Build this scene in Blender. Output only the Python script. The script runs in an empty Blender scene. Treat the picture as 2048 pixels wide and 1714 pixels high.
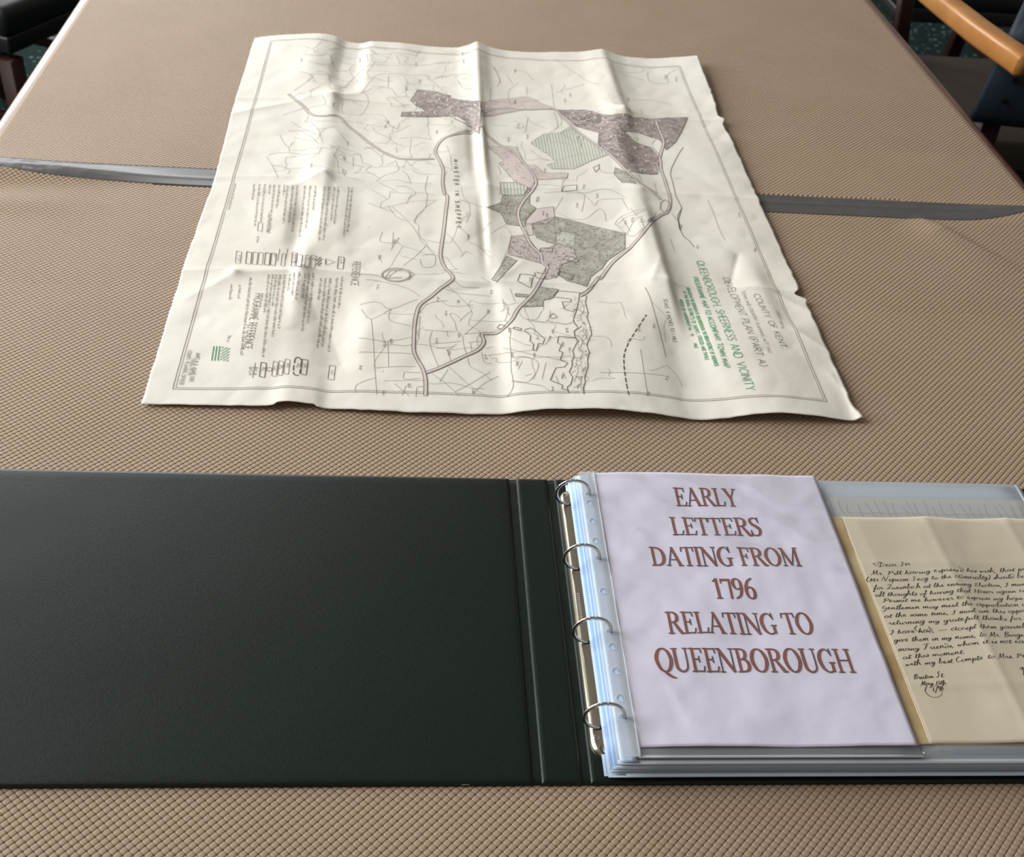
import bpy, bmesh, math, random
import numpy as np
from mathutils import Vector, Matrix

# =====================================================================================
#  camera, world, daylight, exposure        (metres; z = 0 is the top of the table cloth)
# =====================================================================================
scene = bpy.context.scene
col = scene.collection
FLOOR_Z = -0.75

cam_data = bpy.data.cameras.new('camera')
cam = bpy.data.objects.new('camera', cam_data); col.objects.link(cam)
_rt = Vector((0.99563, -0.05503, 0.07535)); _up = Vector((-0.02320, 0.63630, 0.77109)); _fw = Vector((0.09038, 0.76948, -0.63226))
_bk = -_fw.normalized(); _rt = (_rt - _bk * _rt.dot(_bk)).normalized(); _up = _bk.cross(_rt)
cam.matrix_world = Matrix(((_rt.x, _up.x, _bk.x, -0.1706), (_rt.y, _up.y, _bk.y, -0.4885), (_rt.z, _up.z, _bk.z, 0.7183), (0, 0, 0, 1)))
cam_data.sensor_fit = 'HORIZONTAL'; cam_data.sensor_width = 36.0
cam_data.lens = 36.0 * 2303.56 / 2048.0
cam_data.clip_start = 0.02; cam_data.clip_end = 60
cam_data.dof.use_dof = True; cam_data.dof.focus_distance = 1.02; cam_data.dof.aperture_fstop = 13.0
scene.camera = cam

scene.view_settings.view_transform = 'Standard'
scene.view_settings.look = 'None'
scene.view_settings.gamma = 1.0
scene.view_settings.use_curve_mapping = False
scene.view_settings.exposure = -0.42

world = bpy.data.worlds.new('world'); scene.world = world; world.use_nodes = True
world.node_tree.nodes['Background'].inputs[0].default_value = (1.0, 0.93, 0.85, 1)   # the rest of the pale room
world.node_tree.nodes['Background'].inputs[1].default_value = 0.26

def window_light(name, loc, rot, sx, sy, power, color):
    d = bpy.data.lights.new(name, 'AREA'); d.shape = 'RECTANGLE'; d.size = sx; d.size_y = sy
    d.energy = power; d.color = color
    o = bpy.data.objects.new(name, d); col.objects.link(o); o.location = loc; o.rotation_euler = rot
    return o
# daylight entering through the tall windows: two in the left wall, one at the left end of the far wall
WZ0, WZ1 = 0.25, 3.05
LEFT_WINDOWS = [(-0.15, 1.85), (3.75, 5.75)]; BACK_WINDOW = (-2.40, -1.00)
for (_a, _b), _p in zip(LEFT_WINDOWS, (205, 190)):
    window_light('window_daylight', (-2.57, (_a + _b) / 2, (WZ0 + WZ1) / 2), (0, math.radians(-90), 0), WZ1 - WZ0, _b - _a, _p, (0.95, 0.98, 1.0))
window_light('window_daylight', ((BACK_WINDOW[0] + BACK_WINDOW[1]) / 2, 6.17, (WZ0 + WZ1) / 2), (math.radians(-90), 0, 0), BACK_WINDOW[1] - BACK_WINDOW[0], WZ1 - WZ0, 110, (0.95, 0.98, 1.0))

# =====================================================================================
#  helpers
# =====================================================================================
def srgb(r, g, b, a=1.0):
    f = lambda c: (c / 255 / 12.92) if c / 255 <= 0.04045 else ((c / 255 + 0.055) / 1.055) ** 2.4
    return (f(r), f(g), f(b), a)

def material(name, rgb, rough=0.5, metal=0.0, spec=0.5, coat=0.0, bump=None, vary=None, alpha=1.0, sheen=0.0, coat_rough=0.1):
    """principled material; bump = (scale, detail, strength, distance); vary = (scale, rgb2, contrast)"""
    m = bpy.data.materials.new(name); m.use_nodes = True
    nt = m.node_tree; b = nt.nodes['Principled BSDF']
    b.inputs['Base Color'].default_value = srgb(*rgb)
    b.inputs['Roughness'].default_value = rough
    b.inputs['Metallic'].default_value = metal
    b.inputs['Specular IOR Level'].default_value = spec
    b.inputs['Coat Weight'].default_value = coat
    b.inputs['Coat Roughness'].default_value = coat_rough
    b.inputs['Alpha'].default_value = alpha
    tc = nt.nodes.new('ShaderNodeTexCoord')
    if vary:
        n = nt.nodes.new('ShaderNodeTexNoise'); n.inputs['Scale'].default_value = vary[0]; n.inputs['Detail'].default_value = 5
        r = nt.nodes.new('ShaderNodeValToRGB')
        r.color_ramp.elements[0].position = 0.5 - vary[2]; r.color_ramp.elements[0].color = srgb(*rgb)
        r.color_ramp.elements[1].position = 0.5 + vary[2]; r.color_ramp.elements[1].color = srgb(*vary[1])
        nt.links.new(tc.outputs['Object'], n.inputs['Vector']); nt.links.new(n.outputs['Fac'], r.inputs['Fac'])
        nt.links.new(r.outputs['Color'], b.inputs['Base Color'])
    if bump:
        n = nt.nodes.new('ShaderNodeTexNoise'); n.inputs['Scale'].default_value = bump[0]; n.inputs['Detail'].default_value = bump[1]
        bp = nt.nodes.new('ShaderNodeBump'); bp.inputs['Strength'].default_value = bump[2]; bp.inputs['Distance'].default_value = bump[3]
        nt.links.new(tc.outputs['Object'], n.inputs['Vector']); nt.links.new(n.outputs['Fac'], bp.inputs['Height'])
        nt.links.new(bp.outputs['Normal'], b.inputs['Normal'])
    return m

def film_material(name, rgb, cover, gloss, rough=0.12):
    "thin plastic film: part clear, part milky, with a light gloss"
    m = bpy.data.materials.new(name); m.use_nodes = True; nt = m.node_tree; nt.nodes.clear()
    out = nt.nodes.new('ShaderNodeOutputMaterial')
    tr = nt.nodes.new('ShaderNodeBsdfTransparent'); df = nt.nodes.new('ShaderNodeBsdfDiffuse'); df.inputs[0].default_value = srgb(*rgb)
    gl = nt.nodes.new('ShaderNodeBsdfGlossy'); gl.inputs['Roughness'].default_value = rough
    mx = nt.nodes.new('ShaderNodeMixShader'); mx.inputs[0].default_value = cover
    nt.links.new(tr.outputs[0], mx.inputs[1]); nt.links.new(df.outputs[0], mx.inputs[2])
    lw = nt.nodes.new('ShaderNodeLayerWeight'); lw.inputs['Blend'].default_value = 0.25
    mu = nt.nodes.new('ShaderNodeMath'); mu.operation = 'MULTIPLY'; mu.inputs[1].default_value = gloss
    nt.links.new(lw.outputs['Fresnel'], mu.inputs[0])
    m2 = nt.nodes.new('ShaderNodeMixShader'); nt.links.new(mu.outputs[0], m2.inputs[0])
    nt.links.new(mx.outputs[0], m2.inputs[1]); nt.links.new(gl.outputs[0], m2.inputs[2]); nt.links.new(m2.outputs[0], out.inputs[0])
    return m

def link(o, parent=None):
    col.objects.link(o)
    if parent is not None: o.parent = parent
    return o

def tag(o, label=None, cat=None, group=None, kind=None):
    if label: o['label'] = label
    if cat: o['category'] = cat
    if group: o['group'] = group
    if kind: o['kind'] = kind
    return o

def thing(name, label, cat, loc=(0, 0, 0), rz=0.0, group=None):
    o = bpy.data.objects.new(name, None); o.empty_display_size = 0.05
    link(o); o.location = loc; o.rotation_euler = (0, 0, rz)
    return tag(o, label, cat, group)

def mesh_obj(name, verts, faces, mat, parent=None, smooth=False):
    me = bpy.data.meshes.new(name); me.from_pydata([tuple(v) for v in verts], [], [tuple(f) for f in faces]); me.update()
    if mat: me.materials.append(mat)
    if smooth: me.polygons.foreach_set('use_smooth', [True] * len(me.polygons))
    return link(bpy.data.objects.new(name, me), parent)

def array_mesh(name, V, quads, mat, parent=None, smooth=True, tris=None):
    "fast mesh from numpy arrays of vertices, quads and optional tris"
    V = np.asarray(V, np.float32); quads = np.asarray(quads, np.int32).reshape(-1, 4)
    tris = np.zeros((0, 3), np.int32) if tris is None else np.asarray(tris, np.int32).reshape(-1, 3)
    me = bpy.data.meshes.new(name)
    me.vertices.add(len(V)); me.vertices.foreach_set('co', V.ravel())
    nq, nt = len(quads), len(tris)
    me.loops.add(nq * 4 + nt * 3); me.loops.foreach_set('vertex_index', np.concatenate([quads.ravel(), tris.ravel()]))
    me.polygons.add(nq + nt)
    me.polygons.foreach_set('loop_start', np.concatenate([np.arange(nq) * 4, nq * 4 + np.arange(nt) * 3]).astype(np.int32))
    me.polygons.foreach_set('use_smooth', np.full(nq + nt, smooth))
    me.update(calc_edges=True); me.validate()
    if mat: me.materials.append(mat)
    return link(bpy.data.objects.new(name, me), parent)

def rounded_box(name, lo, hi, r, mat, parent=None, seg=3, smooth=True):
    bm = bmesh.new(); bmesh.ops.create_cube(bm, size=1.0)
    lo = Vector(lo); hi = Vector(hi)
    for v in bm.verts:
        v.co = Vector([(lo[i] + hi[i]) / 2 + v.co[i] * (hi[i] - lo[i]) for i in range(3)])
    if r > 0: bmesh.ops.bevel(bm, geom=bm.edges[:] + bm.verts[:], offset=r, segments=seg, profile=0.5, affect='EDGES', clamp_overlap=True)
    me = bpy.data.meshes.new(name); bm.to_mesh(me); bm.free()
    if smooth: me.polygons.foreach_set('use_smooth', [True] * len(me.polygons))
    me.materials.append(mat)
    return link(bpy.data.objects.new(name, me), parent)

def sweep(name, path, section, mat, parent=None, smooth=True, up=Vector((0, 0, 1)), scales=None):
    "sweep a closed 2-d section [(side, up)] along a 3-d path"
    P = [Vector(p) for p in path]; n = len(P); V = []; F = []; k = len(section)
    for i in range(n):
        t = (P[min(i + 1, n - 1)] - P[max(i - 1, 0)]).normalized()
        s = t.cross(up).normalized(); u = s.cross(t).normalized()
        sc = scales[i] if scales else 1.0
        for a, b in section: V.append(P[i] + s * a * sc + u * b * sc)
    for i in range(n - 1):
        for j in range(k):
            F.append((i * k + j, i * k + (j + 1) % k, (i + 1) * k + (j + 1) % k, (i + 1) * k + j))
    F.append(tuple(range(k))[::-1]); F.append(tuple((n - 1) * k + j for j in range(k)))
    return mesh_obj(name, V, F, mat, parent, smooth)

def rounded_section(w, h, r, n=3):
    out = []
    for cx, cy, a0 in ((w/2-r, h/2-r, 0), (-w/2+r, h/2-r, 90), (-w/2+r, -h/2+r, 180), (w/2-r, -h/2+r, 270)):
        for i in range(n + 1):
            a = math.radians(a0 + 90 * i / n); out.append((cx + r * math.cos(a), cy + r * math.sin(a)))
    return out

def catmull(pts, step):
    "smooth a polyline; points may carry extra columns"
    p = np.asarray(pts, float)
    if len(p) < 3: return p
    out = []
    closed = np.allclose(p[0, :2], p[-1, :2])
    for i in range(len(p) - 1):
        p0 = p[i - 1] if i > 0 else (p[-2] if closed else p[0]); p1, p2 = p[i], p[i + 1]
        p3 = p[i + 2] if i + 2 < len(p) else (p[1] if closed else p[-1])
        n = max(1, int(math.ceil(np.hypot(*(p2 - p1)[:2]) / step)))
        for t in np.arange(n) / n:
            out.append(.5 * ((2 * p1) + (-p0 + p2) * t + (2*p0 - 5*p1 + 4*p2 - p3) * t*t + (-p0 + 3*p1 - 3*p2 + p3) * t**3))
    out.append(p[-1])
    return np.array(out)

class Ink:
    "collects flat pen strokes (mm) and lays them on a sheet whose height is z(x, y) in mm"
    def __init__(s, zfun, lift): s.z = zfun; s.lift = lift; s.V = []; s.Q = []; s.n = 0
    def stroke(s, pts, width, step=2.5, smooth=False, extend=0.0):
        p = np.asarray(pts, float)
        w = p[:, 2] if p.shape[1] > 2 else np.full(len(p), width)
        p = np.c_[p[:, :2], w]
        if smooth: p = catmull(p, step)
        q = [p[0]]
        for a, b in zip(p[:-1], p[1:]):
            n = max(1, int(math.ceil(np.hypot(*(b - a)[:2]) / step)))
            for i in range(1, n + 1): q.append(a + (b - a) * i / n)
        p = np.array(q)
        if len(p) < 2: return
        t = np.gradient(p[:, :2], axis=0); L = np.hypot(t[:, 0], t[:, 1]); L[L == 0] = 1; t /= L[:, None]
        if extend: p[0, :2] -= t[0] * extend; p[-1, :2] += t[-1] * extend
        nx = np.c_[-t[:, 1], t[:, 0]] * (p[:, 2:3] / 2)
        A = p[:, :2] + nx; B = p[:, :2] - nx; k = len(p)
        s.V.append(np.r_[A, B]); i = np.arange(k - 1) + s.n
        s.Q.append(np.c_[i + k, i + 1 + k, i + 1, i]); s.n += 2 * k
    def quads(s, corners):
        c = np.asarray(corners, float).reshape(-1, 2); m = len(c) // 4
        s.V.append(c); s.Q.append(np.arange(4 * m).reshape(m, 4) + s.n); s.n += 4 * m
    def build(s, name, mat, parent, tf=None):
        V = np.concatenate(s.V); z = s.z(V[:, 0], V[:, 1]) + s.lift
        W = np.c_[V, z] / 1000.0
        return array_mesh(name, W, np.concatenate(s.Q), mat, parent, smooth=True)

def scan(poly, spacing, angle=0.0, off=0.0):
    "spans of parallel lines inside a polygon: [(p, q)]"
    c, s_ = math.cos(angle), math.sin(angle); R = np.array([[c, s_], [-s_, c]])
    P = np.asarray(poly, float) @ R.T; out = []
    y = math.floor(P[:, 1].min() / spacing) * spacing + off
    while y < P[:, 1].max():
        xs = []
        for a, b in zip(P, np.roll(P, -1, axis=0)):
            if (a[1] <= y) != (b[1] <= y): xs.append(a[0] + (y - a[1]) / (b[1] - a[1]) * (b[0] - a[0]))
        xs.sort()
        for x0, x1 in zip(xs[::2], xs[1::2]): out.append((np.array([x0, y]) @ R, np.array([x1, y]) @ R))
        y += spacing
    return out

def parse(t): return np.array([[float(v) for v in w.split(',')] for w in t.split()])

# ---- single-stroke drawing alphabet, cap height 10 ----------------------------------------------
SANS = {
 'A': (7.4, "0,0 3.7,10 7.4,0;1.3,3.4 6.1,3.4"), 'B': (6, "0,0 0,10 3.6,10 5.4,8.8 5.4,6.6 3.6,5.3 0,5.3;3.6,5.3 6,4 6,1.4 3.8,0 0,0"),
 'C': (7.2, "7.2,8.3 5.4,9.8 3,9.8 .8,8 0,5 .8,2 3,.2 5.4,.2 7.2,1.7"), 'D': (7, "0,0 0,10 3.4,10 6,8.4 7,5 6,1.6 3.4,0 0,0"),
 'E': (5, "5,10 0,10 0,0 5,0;0,5.2 4.2,5.2"), 'F': (5, "5,10 0,10 0,0;0,5.2 4.2,5.2"), 'G': (7.6, "7.2,8.3 5.4,9.8 3,9.8 .8,8 0,5 .8,2 3,.2 5.6,.2 7.4,1.8 7.4,4.6 4.6,4.6"),
 'H': (6.6, "0,0 0,10;6.6,0 6.6,10;0,5.2 6.6,5.2"), 'I': (.6, ".3,0 .3,10"), 'J': (4, "4,10 4,2 2.6,0 .8,.2 0,1.4"), 'K': (6, "0,0 0,10;6,10 0,4.4;2,6.2 6,0"),
 'L': (4.8, "0,10 0,0 4.8,0"), 'M': (8, "0,0 1,10 4,2 7,10 8,0"), 'N': (6.8, "0,0 0,10 6.8,0 6.8,10"), 'O': (8, "4,10 1.6,9.2 0,6.6 0,3.4 1.6,.8 4,0 6.4,.8 8,3.4 8,6.6 6.4,9.2 4,10"),
 'P': (5.6, "0,0 0,10 3.6,10 5.6,8.6 5.6,6 3.6,4.6 0,4.6"), 'Q': (8, "4,10 1.6,9.2 0,6.6 0,3.4 1.6,.8 4,0 6.4,.8 8,3.4 8,6.6 6.4,9.2 4,10;5,2.4 8,-.6"),
 'R': (6, "0,0 0,10 3.6,10 5.6,8.6 5.6,6.2 3.6,5 0,5;3,5 6,0"), 'S': (5.4, "5.2,8.6 3.8,9.9 1.6,9.9 .2,8.4 .4,6.6 2.6,5.3 4.8,4 5.4,2 4,.1 1.6,.1 0,1.5"),
 'T': (6, "0,10 6,10;3,10 3,0"), 'U': (6.6, "0,10 0,3 1.2,.8 3.3,0 5.4,.8 6.6,3 6.6,10"), 'V': (7, "0,10 3.5,0 7,10"), 'W': (9.6, "0,10 2.4,0 4.8,9 7.2,0 9.6,10"),
 'X': (6.4, "0,0 6.4,10;0,10 6.4,0"), 'Y': (6.6, "0,10 3.3,5 6.6,10;3.3,5 3.3,0"), 'Z': (6, "0,10 6,10 0,0 6,0"),
 '0': (6, "3,10 .8,8.6 0,5 .8,1.4 3,0 5.2,1.4 6,5 5.2,8.6 3,10"), '1': (2.6, "0,8 1.8,10 1.8,0"), '2': (5.6, "0,7.8 1,9.6 3,10 5,9 5.2,7 0,0 5.6,0"), '6': (5.6, "5,9.6 2,8.6 0,4 .6,1 2.8,0 5,1 5.6,3 4.6,5 2.6,5.6 .6,4.4"),
 '9': (5.6, ".6,.4 3.6,1.4 5.6,6 5,9 2.8,10 .6,9 0,7 1,5 3,4.4 5,5.6"), '(': (2.4, "2.4,11 .6,8 .2,5 .6,2 2.4,-1"), ')': (2.4, "0,11 1.8,8 2.2,5 1.8,2 0,-1"), '.': (.8, ".2,0 .6,.4"), ',': (1, ".8,.6 .2,-1.6"),
 'o': (4.4, "2.2,6 .4,5 0,3 .6,.8 2.2,0 4,1 4.4,3 3.8,5.2 2.2,6"), 'r': (3, "0,6 0,0;0,4 1.4,5.8 3,6"), '|': (.6, ".3,0 .3,10"), ' ': (3.4, ""),
}
def word_strokes(text, space=1.9):
    x = 0.0; out = []
    for ch in text:
        w, g = SANS.get(ch, SANS['o'])
        for st in g.split(';'):
            if st.strip(): out.append(parse(st) + [x, 0])
        x += w + space
    return out, x - space
def lay_words(ink, text, x0, y0, x1, y1, cap, width, space=1.9):
    st, total = word_strokes(text, space)
    d = np.array([x1 - x0, y1 - y0]); L = np.hypot(*d); d /= L; n = np.array([-d[1], d[0]])
    kx, ky = L / total, cap / 10.0
    for s in st:
        ink.stroke(np.array([x0, y0]) + np.outer(s[:, 0] * kx, d) + np.outer(s[:, 1] * ky, n), width, step=2.5)

# ---- the sheet of the map as a landscape of folds: heights (mm) along nine cross sections ----
MAP_ROWS = [
 (1346, [(-428,4),(-370,13),(-325,16),(-300,13),(-281,5),(-262,4),(-240,9),(-200,9),(-150,5),(-110,5),(-86,10),(-73,16),(-67,14),(-50,8),(-20,5),(40,5),(90,8),(120,14),(131,16),(145,12),(172,6),(210,5),(254,10),(285,14),(292,15)]),
 (1230, [(-428,3),(-370,8),(-330,13),(-305,10),(-284,2),(-265,2),(-243,8),(-200,7),(-150,4),(-110,4),(-86,9),(-74,13),(-68,10),(-50,3),(-20,2),(40,2),(90,5),(120,12),(134,14),(148,8),(172,3),(210,2),(250,4),(292,9)]),
 (1116, [(-428,3),(-370,5),(-340,6),(-304,9),(-290,11),(-275,6),(-240,4),(-200,5),(-150,4),(-110,5),(-86,8),(-76,11),(-68,7),(-50,4),(0,3),(60,4),(100,7),(126,13),(137,13),(152,7),(180,4),(220,3),(260,4),(292,7)]),
 (1000, [(-428,2),(-370,3),(-330,3),(-322,4),(-298,8.5),(-282,8),(-256,4),(-230,3),(-150,4),(-118,8),(-100,6),(-90,1.5),(-81,8),(-75,11),(-69,4),(-50,3),(0,3),(60,5),(98,9),(116,12),(140,5),(160,2.5),(200,4),(240,6),(292,4)]),
 (877, [(-428,2),(-370,3),(-320,4),(-298,8),(-285,9),(-270,5),(-230,3),(-150,4),(-110,4),(-90,4),(-80,6),(-74,8),(-65,5),(-40,3),(0,3),(60,4),(100,7),(123,10),(140,7),(165,4),(200,3),(250,4),(292,3)]),
 (765, [(-428,2),(-380,3),(-345,5),(-325,6),(-307,1.5),(-296,4),(-280,9),(-262,8),(-230,4),(-150,4),(-110,6),(-92,5),(-83,1.5),(-77,6),(-68,5),(-40,3),(0,3),(60,4),(95,8),(116,13),(126,13),(141,4),(160,2),(200,3),(250,5),(292,3)]),
 (648, [(-428,2),(-385,3),(-340,4),(-310,4),(-295,10),(-280,6),(-240,4),(-150,3),(-110,3),(-90,2),(-78,1.2),(-65,3),(-30,3),(30,3),(80,6),(113,12),(127,13),(138,6),(160,3),(200,3),(240,7),(262,3),(292,4)]),
 (530, [(-428,2),(-380,4),(-330,8),(-300,8),(-277,5),(-255,1.2),(-242,2),(-215,7),(-180,6),(-130,4),(-100,3),(-79,1),(-58,6),(-30,8),(20,9),(70,9),(95,7),(122,1.5),(140,2.5),(165,8),(200,10),(250,7),(292,4)]),
 (406, [(-428,1),(-380,1.5),(-330,2),(-310,3),(-287,7),(-264,5),(-250,2),(-200,2.5),(-130,3),(-100,2),(-78,.6),(-55,5),(-20,9),(30,10),(70,8),(100,4),(128,.6),(150,3),(180,8),(205,10),(240,8),(270,4),(285,2),(292,5)]),
]
def pchip(xs, ys, x):
    xs = np.asarray(xs, float); ys = np.asarray(ys, float); x = np.clip(x, xs[0], xs[-1])
    h = np.diff(xs); d = np.diff(ys, axis=0) / (h if ys.ndim == 1 else h[:, None])
    m = np.zeros_like(ys)
    a, b = d[:-1], d[1:]
    with np.errstate(divide='ignore', invalid='ignore'):
        hm = np.where(a * b > 0, 2 * a * b / (a + b), 0)
    m[1:-1] = np.nan_to_num(hm); m[0] = d[0]; m[-1] = d[-1]
    k = np.clip(np.searchsorted(xs, x) - 1, 0, len(xs) - 2)
    t = (x - xs[k]) / h[k]
    hk = h[k]
    return ((1+2*t)*(1-t)**2*ys[k] + t*(1-t)**2*hk*m[k] + t*t*(3-2*t)*ys[k+1] + t*t*(t-1)*hk*m[k+1])
_gx = np.linspace(-440, 304, 373)
_tab = np.array([pchip([a for a, b in r], [b for a, b in r], _gx) for y, r in MAP_ROWS[::-1]])
_ty = np.array([y for y, r in MAP_ROWS[::-1]], float)
def _vn(x, y, s, seed):                      # cheap smooth value noise
    x = np.asarray(x, float) / s; y = np.asarray(y, float) / s
    i = np.floor(x); j = np.floor(y); fx = x - i; fy = y - j
    fx = fx*fx*(3-2*fx); fy = fy*fy*(3-2*fy)
    hsh = lambda a, b: (np.sin(a*127.1 + b*311.7 + seed*74.7) * 43758.5453) % 1.0
    return (hsh(i,j)*(1-fx)+hsh(i+1,j)*fx)*(1-fy) + (hsh(i,j+1)*(1-fx)+hsh(i+1,j+1)*fx)*fy - .5
MAP_FOLDS_Y = (1116, 877, 648)
MAP_DENTS = [  # short sharp creases: x0,y0,x1,y1,height mm,width mm
 (-428,668,-368,640,2.2,9),(-368,640,-300,652,2.0,8),(-368,640,-415,590,2.0,9),(-428,1060,-330,1112,2.6,9),(-330,1112,-300,1116,2.5,9),
 (-300,1116,-250,1150,2.5,8),(-290,880,-330,850,2.0,8),(-285,880,-262,850,1.5,8),
 (230,725,205,650,-3.0,7),(205,650,250,645,2.0,8),(130,648,150,560,-2.5,10),(110,648,128,700,2.2,8),(240,1140,292,1118,2.5,8),
 (-76,640,-120,625,-2.0,9),(-76,640,-40,690,1.8,8),(138,1113,190,1095,2.4,9),(138,1113,110,1150,1.8,9),(255,640,292,600,2.5,9),(262,560,292,520,2.5,10),(280,480,292,440,2,10),
 (-300,655,-270,560,-2.2,11),(-240,480,-262,560,-2.0,14)]
MAP_PINCHES = [(-290,1116,3.5,14),(137,1113,4.5,12),(-75,1092,3,10),(-295,650,3.5,11),(129,647,4.5,11),(-77,639,-1.5,11),(-285,884,3.5,11),(-368,640,2.5,9),(130,876,2.5,10)]
def mapz(x, y):
    "height of the map sheet (mm) over the cloth at x, y (mm)"
    x = np.asarray(x, float); y = np.asarray(y, float)
    xi = np.clip((x - _gx[0]) / (_gx[1] - _gx[0]), 0, len(_gx) - 1.001); i = xi.astype(int); fx = xi - i
    cols = _tab[:, i] * (1 - fx) + _tab[:, i + 1] * fx
    yy = np.clip(y, _ty[0], _ty[-1]); k = np.clip(np.searchsorted(_ty, yy) - 1, 0, len(_ty) - 2)
    t = (yy - _ty[k]) / (_ty[k + 1] - _ty[k]); t = t * t * (3 - 2 * t) * .6 + t * .4
    n = np.arange(x.size).reshape(x.shape) if x.ndim else 0
    if x.ndim:
        f = cols.reshape(len(_ty), -1); r = np.arange(f.shape[1]); kk = k.ravel(); tt = t.ravel()
        z = (f[kk, r] * (1 - tt) + f[kk + 1, r] * tt).reshape(x.shape)
    else:
        z = cols[k] * (1 - t) + cols[k + 1] * t
    for q, yf in enumerate(MAP_FOLDS_Y):
        z = z + (1.5 if q != 1 else 1.1) * np.exp(-np.abs(y - yf - 3*np.sin(x/60.)) / 7.) * (1 + .9*_vn(x, y*0, 60., 3+q))
    for (a, b, c_, d_, hgt, w) in MAP_DENTS:
        ex, ey = c_ - a, d_ - b; L2 = ex*ex + ey*ey
        s = ((x-a)*ex + (y-b)*ey) / L2; sc = np.clip(s, 0, 1)
        dd = np.hypot(x - a - sc*ex, y - b - sc*ey)
        z = z + hgt * np.exp(-dd / w) * (1 - .5*np.abs(sc-.3))
    for (a, b, hgt, w) in MAP_PINCHES: z = z + hgt * np.exp(-np.hypot(x - a, y - b) / w)
    z = z + 1.7*np.abs(_vn(x + .35*y, y - .2*x, 58., 41)) + 1.1*np.abs(_vn(x - .5*y, y + .4*x, 30., 42))
    z = z + 1.6*_vn(x, y, 62., 1) + 1.0*_vn(x, y, 27., 2)
    return np.maximum(z, 0.0) + 1.6


# =====================================================================================
#  materials
# =====================================================================================
M = {}
M['vinyl'] = material('embossed_vinyl', (173, 149, 126), 0.5, spec=0.28, bump=(900, 3, 0.25, 0.0004), vary=(9, (168, 145, 121), .18))
M['tape'] = material('duct_tape', (80, 78, 77), 0.44, spec=0.5, bump=(520, 2, 0.25, 0.0004), vary=(40, (90, 87, 84), .2))
M['rim'] = material('polished_wood_rim', (122, 68, 42), 0.3, coat=0.7, coat_rough=0.2, vary=(14, (70, 38, 22), .2))
M['dark_wood'] = material('dark_wood', (50, 22, 15), 0.55, spec=0.25, vary=(18, (36, 15, 10), .2))
M['honey_wood'] = material('honey_wood', (206, 146, 80), 0.38, coat=0.25, vary=(10, (186, 120, 60), .2))
M['paper'] = material('map_paper', (237, 232, 220), 0.75, spec=0.25, bump=(60, 5, 0.25, 0.002), vary=(5, (232, 225, 210), .25))
M['paper_edge'] = M['paper']
M['ink'] = material('map_ink', (132, 120, 115), 0.8, spec=0.1)
M['ink_dark'] = material('map_ink_dark', (98, 86, 83), 0.8, spec=0.1)
M['ink_faint'] = material('map_ink_faint', (160, 150, 142), 0.8, spec=0.1)
M['ink_text'] = material('map_ink_text', (146, 137, 129), 0.8, spec=0.1)
M['ink_green'] = material('map_ink_green', (88, 160, 112), 0.8, spec=0.1)
M['tint_town'] = material('map_tint_town', (204, 192, 184), 0.8, spec=0.1, vary=(70, (172, 157, 152), .14))
M['tint_mauve'] = material('map_tint_mauve', (216, 203, 194), 0.8, spec=0.1)
M['tint_pink'] = material('map_tint_pink', (222, 208, 200), 0.8, spec=0.1)
M['tint_wood'] = material('map_tint_wood', (204, 200, 186), 0.8, spec=0.1, vary=(90, (180, 176, 162), .12))
M['tint_green'] = material('map_tint_green', (216, 215, 200), 0.8, spec=0.1)
M['hatch_green'] = material('map_hatch_green', (146, 150, 132), 0.8, spec=0.1)
M['leather'] = material('green_leatherette', (8, 23, 16), 0.37, spec=0.38, bump=(800, 8, 0.22, 0.0006), vary=(7, (12, 26, 19), .2))
def worn_sheen(m, lo, hi):
    "patchy polish: roughness follows long faint rub marks"
    nt = m.node_tree; b = nt.nodes['Principled BSDF']; tc = nt.nodes.new('ShaderNodeTexCoord'); mp = nt.nodes.new('ShaderNodeMapping')
    mp.inputs['Rotation'].default_value = (0, 0, 0.9); mp.inputs['Scale'].default_value = (230, 45, 60)
    n = nt.nodes.new('ShaderNodeTexNoise'); n.inputs['Scale'].default_value = 4.0; n.inputs['Detail'].default_value = 7; n.inputs['Roughness'].default_value = 0.65
    r = nt.nodes.new('ShaderNodeMapRange'); r.inputs['From Min'].default_value = 0.3; r.inputs['From Max'].default_value = 0.7; r.inputs['To Min'].default_value = lo; r.inputs['To Max'].default_value = hi
    nt.links.new(tc.outputs['Object'], mp.inputs['Vector']); nt.links.new(mp.outputs['Vector'], n.inputs['Vector']); nt.links.new(n.outputs['Fac'], r.inputs['Value']); nt.links.new(r.outputs['Result'], b.inputs['Roughness'])
worn_sheen(M['leather'], 0.33, 0.44)
M['chrome'] = material('nickel', (205, 200, 190), 0.16, metal=1.0)
M['plate'] = material('nickel_plate', (206, 198, 180), 0.22, metal=1.0)
M['slot'] = material('dark_slot', (14, 13, 12), 0.7)
M['white_sheet'] = material('white_sheet', (232, 227, 242), 0.6, spec=0.3, bump=(22, 4, 0.35, 0.003))
M['title_fill'] = material('title_fill', (158, 88, 72), 0.6)
M['title_edge'] = material('title_edge', (88, 74, 80), 0.6)
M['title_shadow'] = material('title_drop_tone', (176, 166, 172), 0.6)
M['edge_strip_scatter'] = film_material('filing_edge_scatter_blue', (158, 190, 232), 0.85, 0.5, 0.2)  # blue tint stands in for light scattered along the film edges
M['edge_strip'] = film_material('filing_edge_film', (206, 226, 250), 0.85, 0.5, 0.2)  # bluish white, the same scattered light put into the colour
M['letter'] = material('letter_paper', (225, 213, 189), 0.7, spec=0.25, bump=(40, 5, 0.25, 0.002), vary=(14, (217, 203, 175), .25))
M['letter_fold'] = material('letter_fold', (214, 192, 148), 0.6, spec=0.3, vary=(30, (180, 146, 92), .2))
M['pen'] = material('brown_black_ink', (44, 34, 26), 0.6, spec=0.2)
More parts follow.
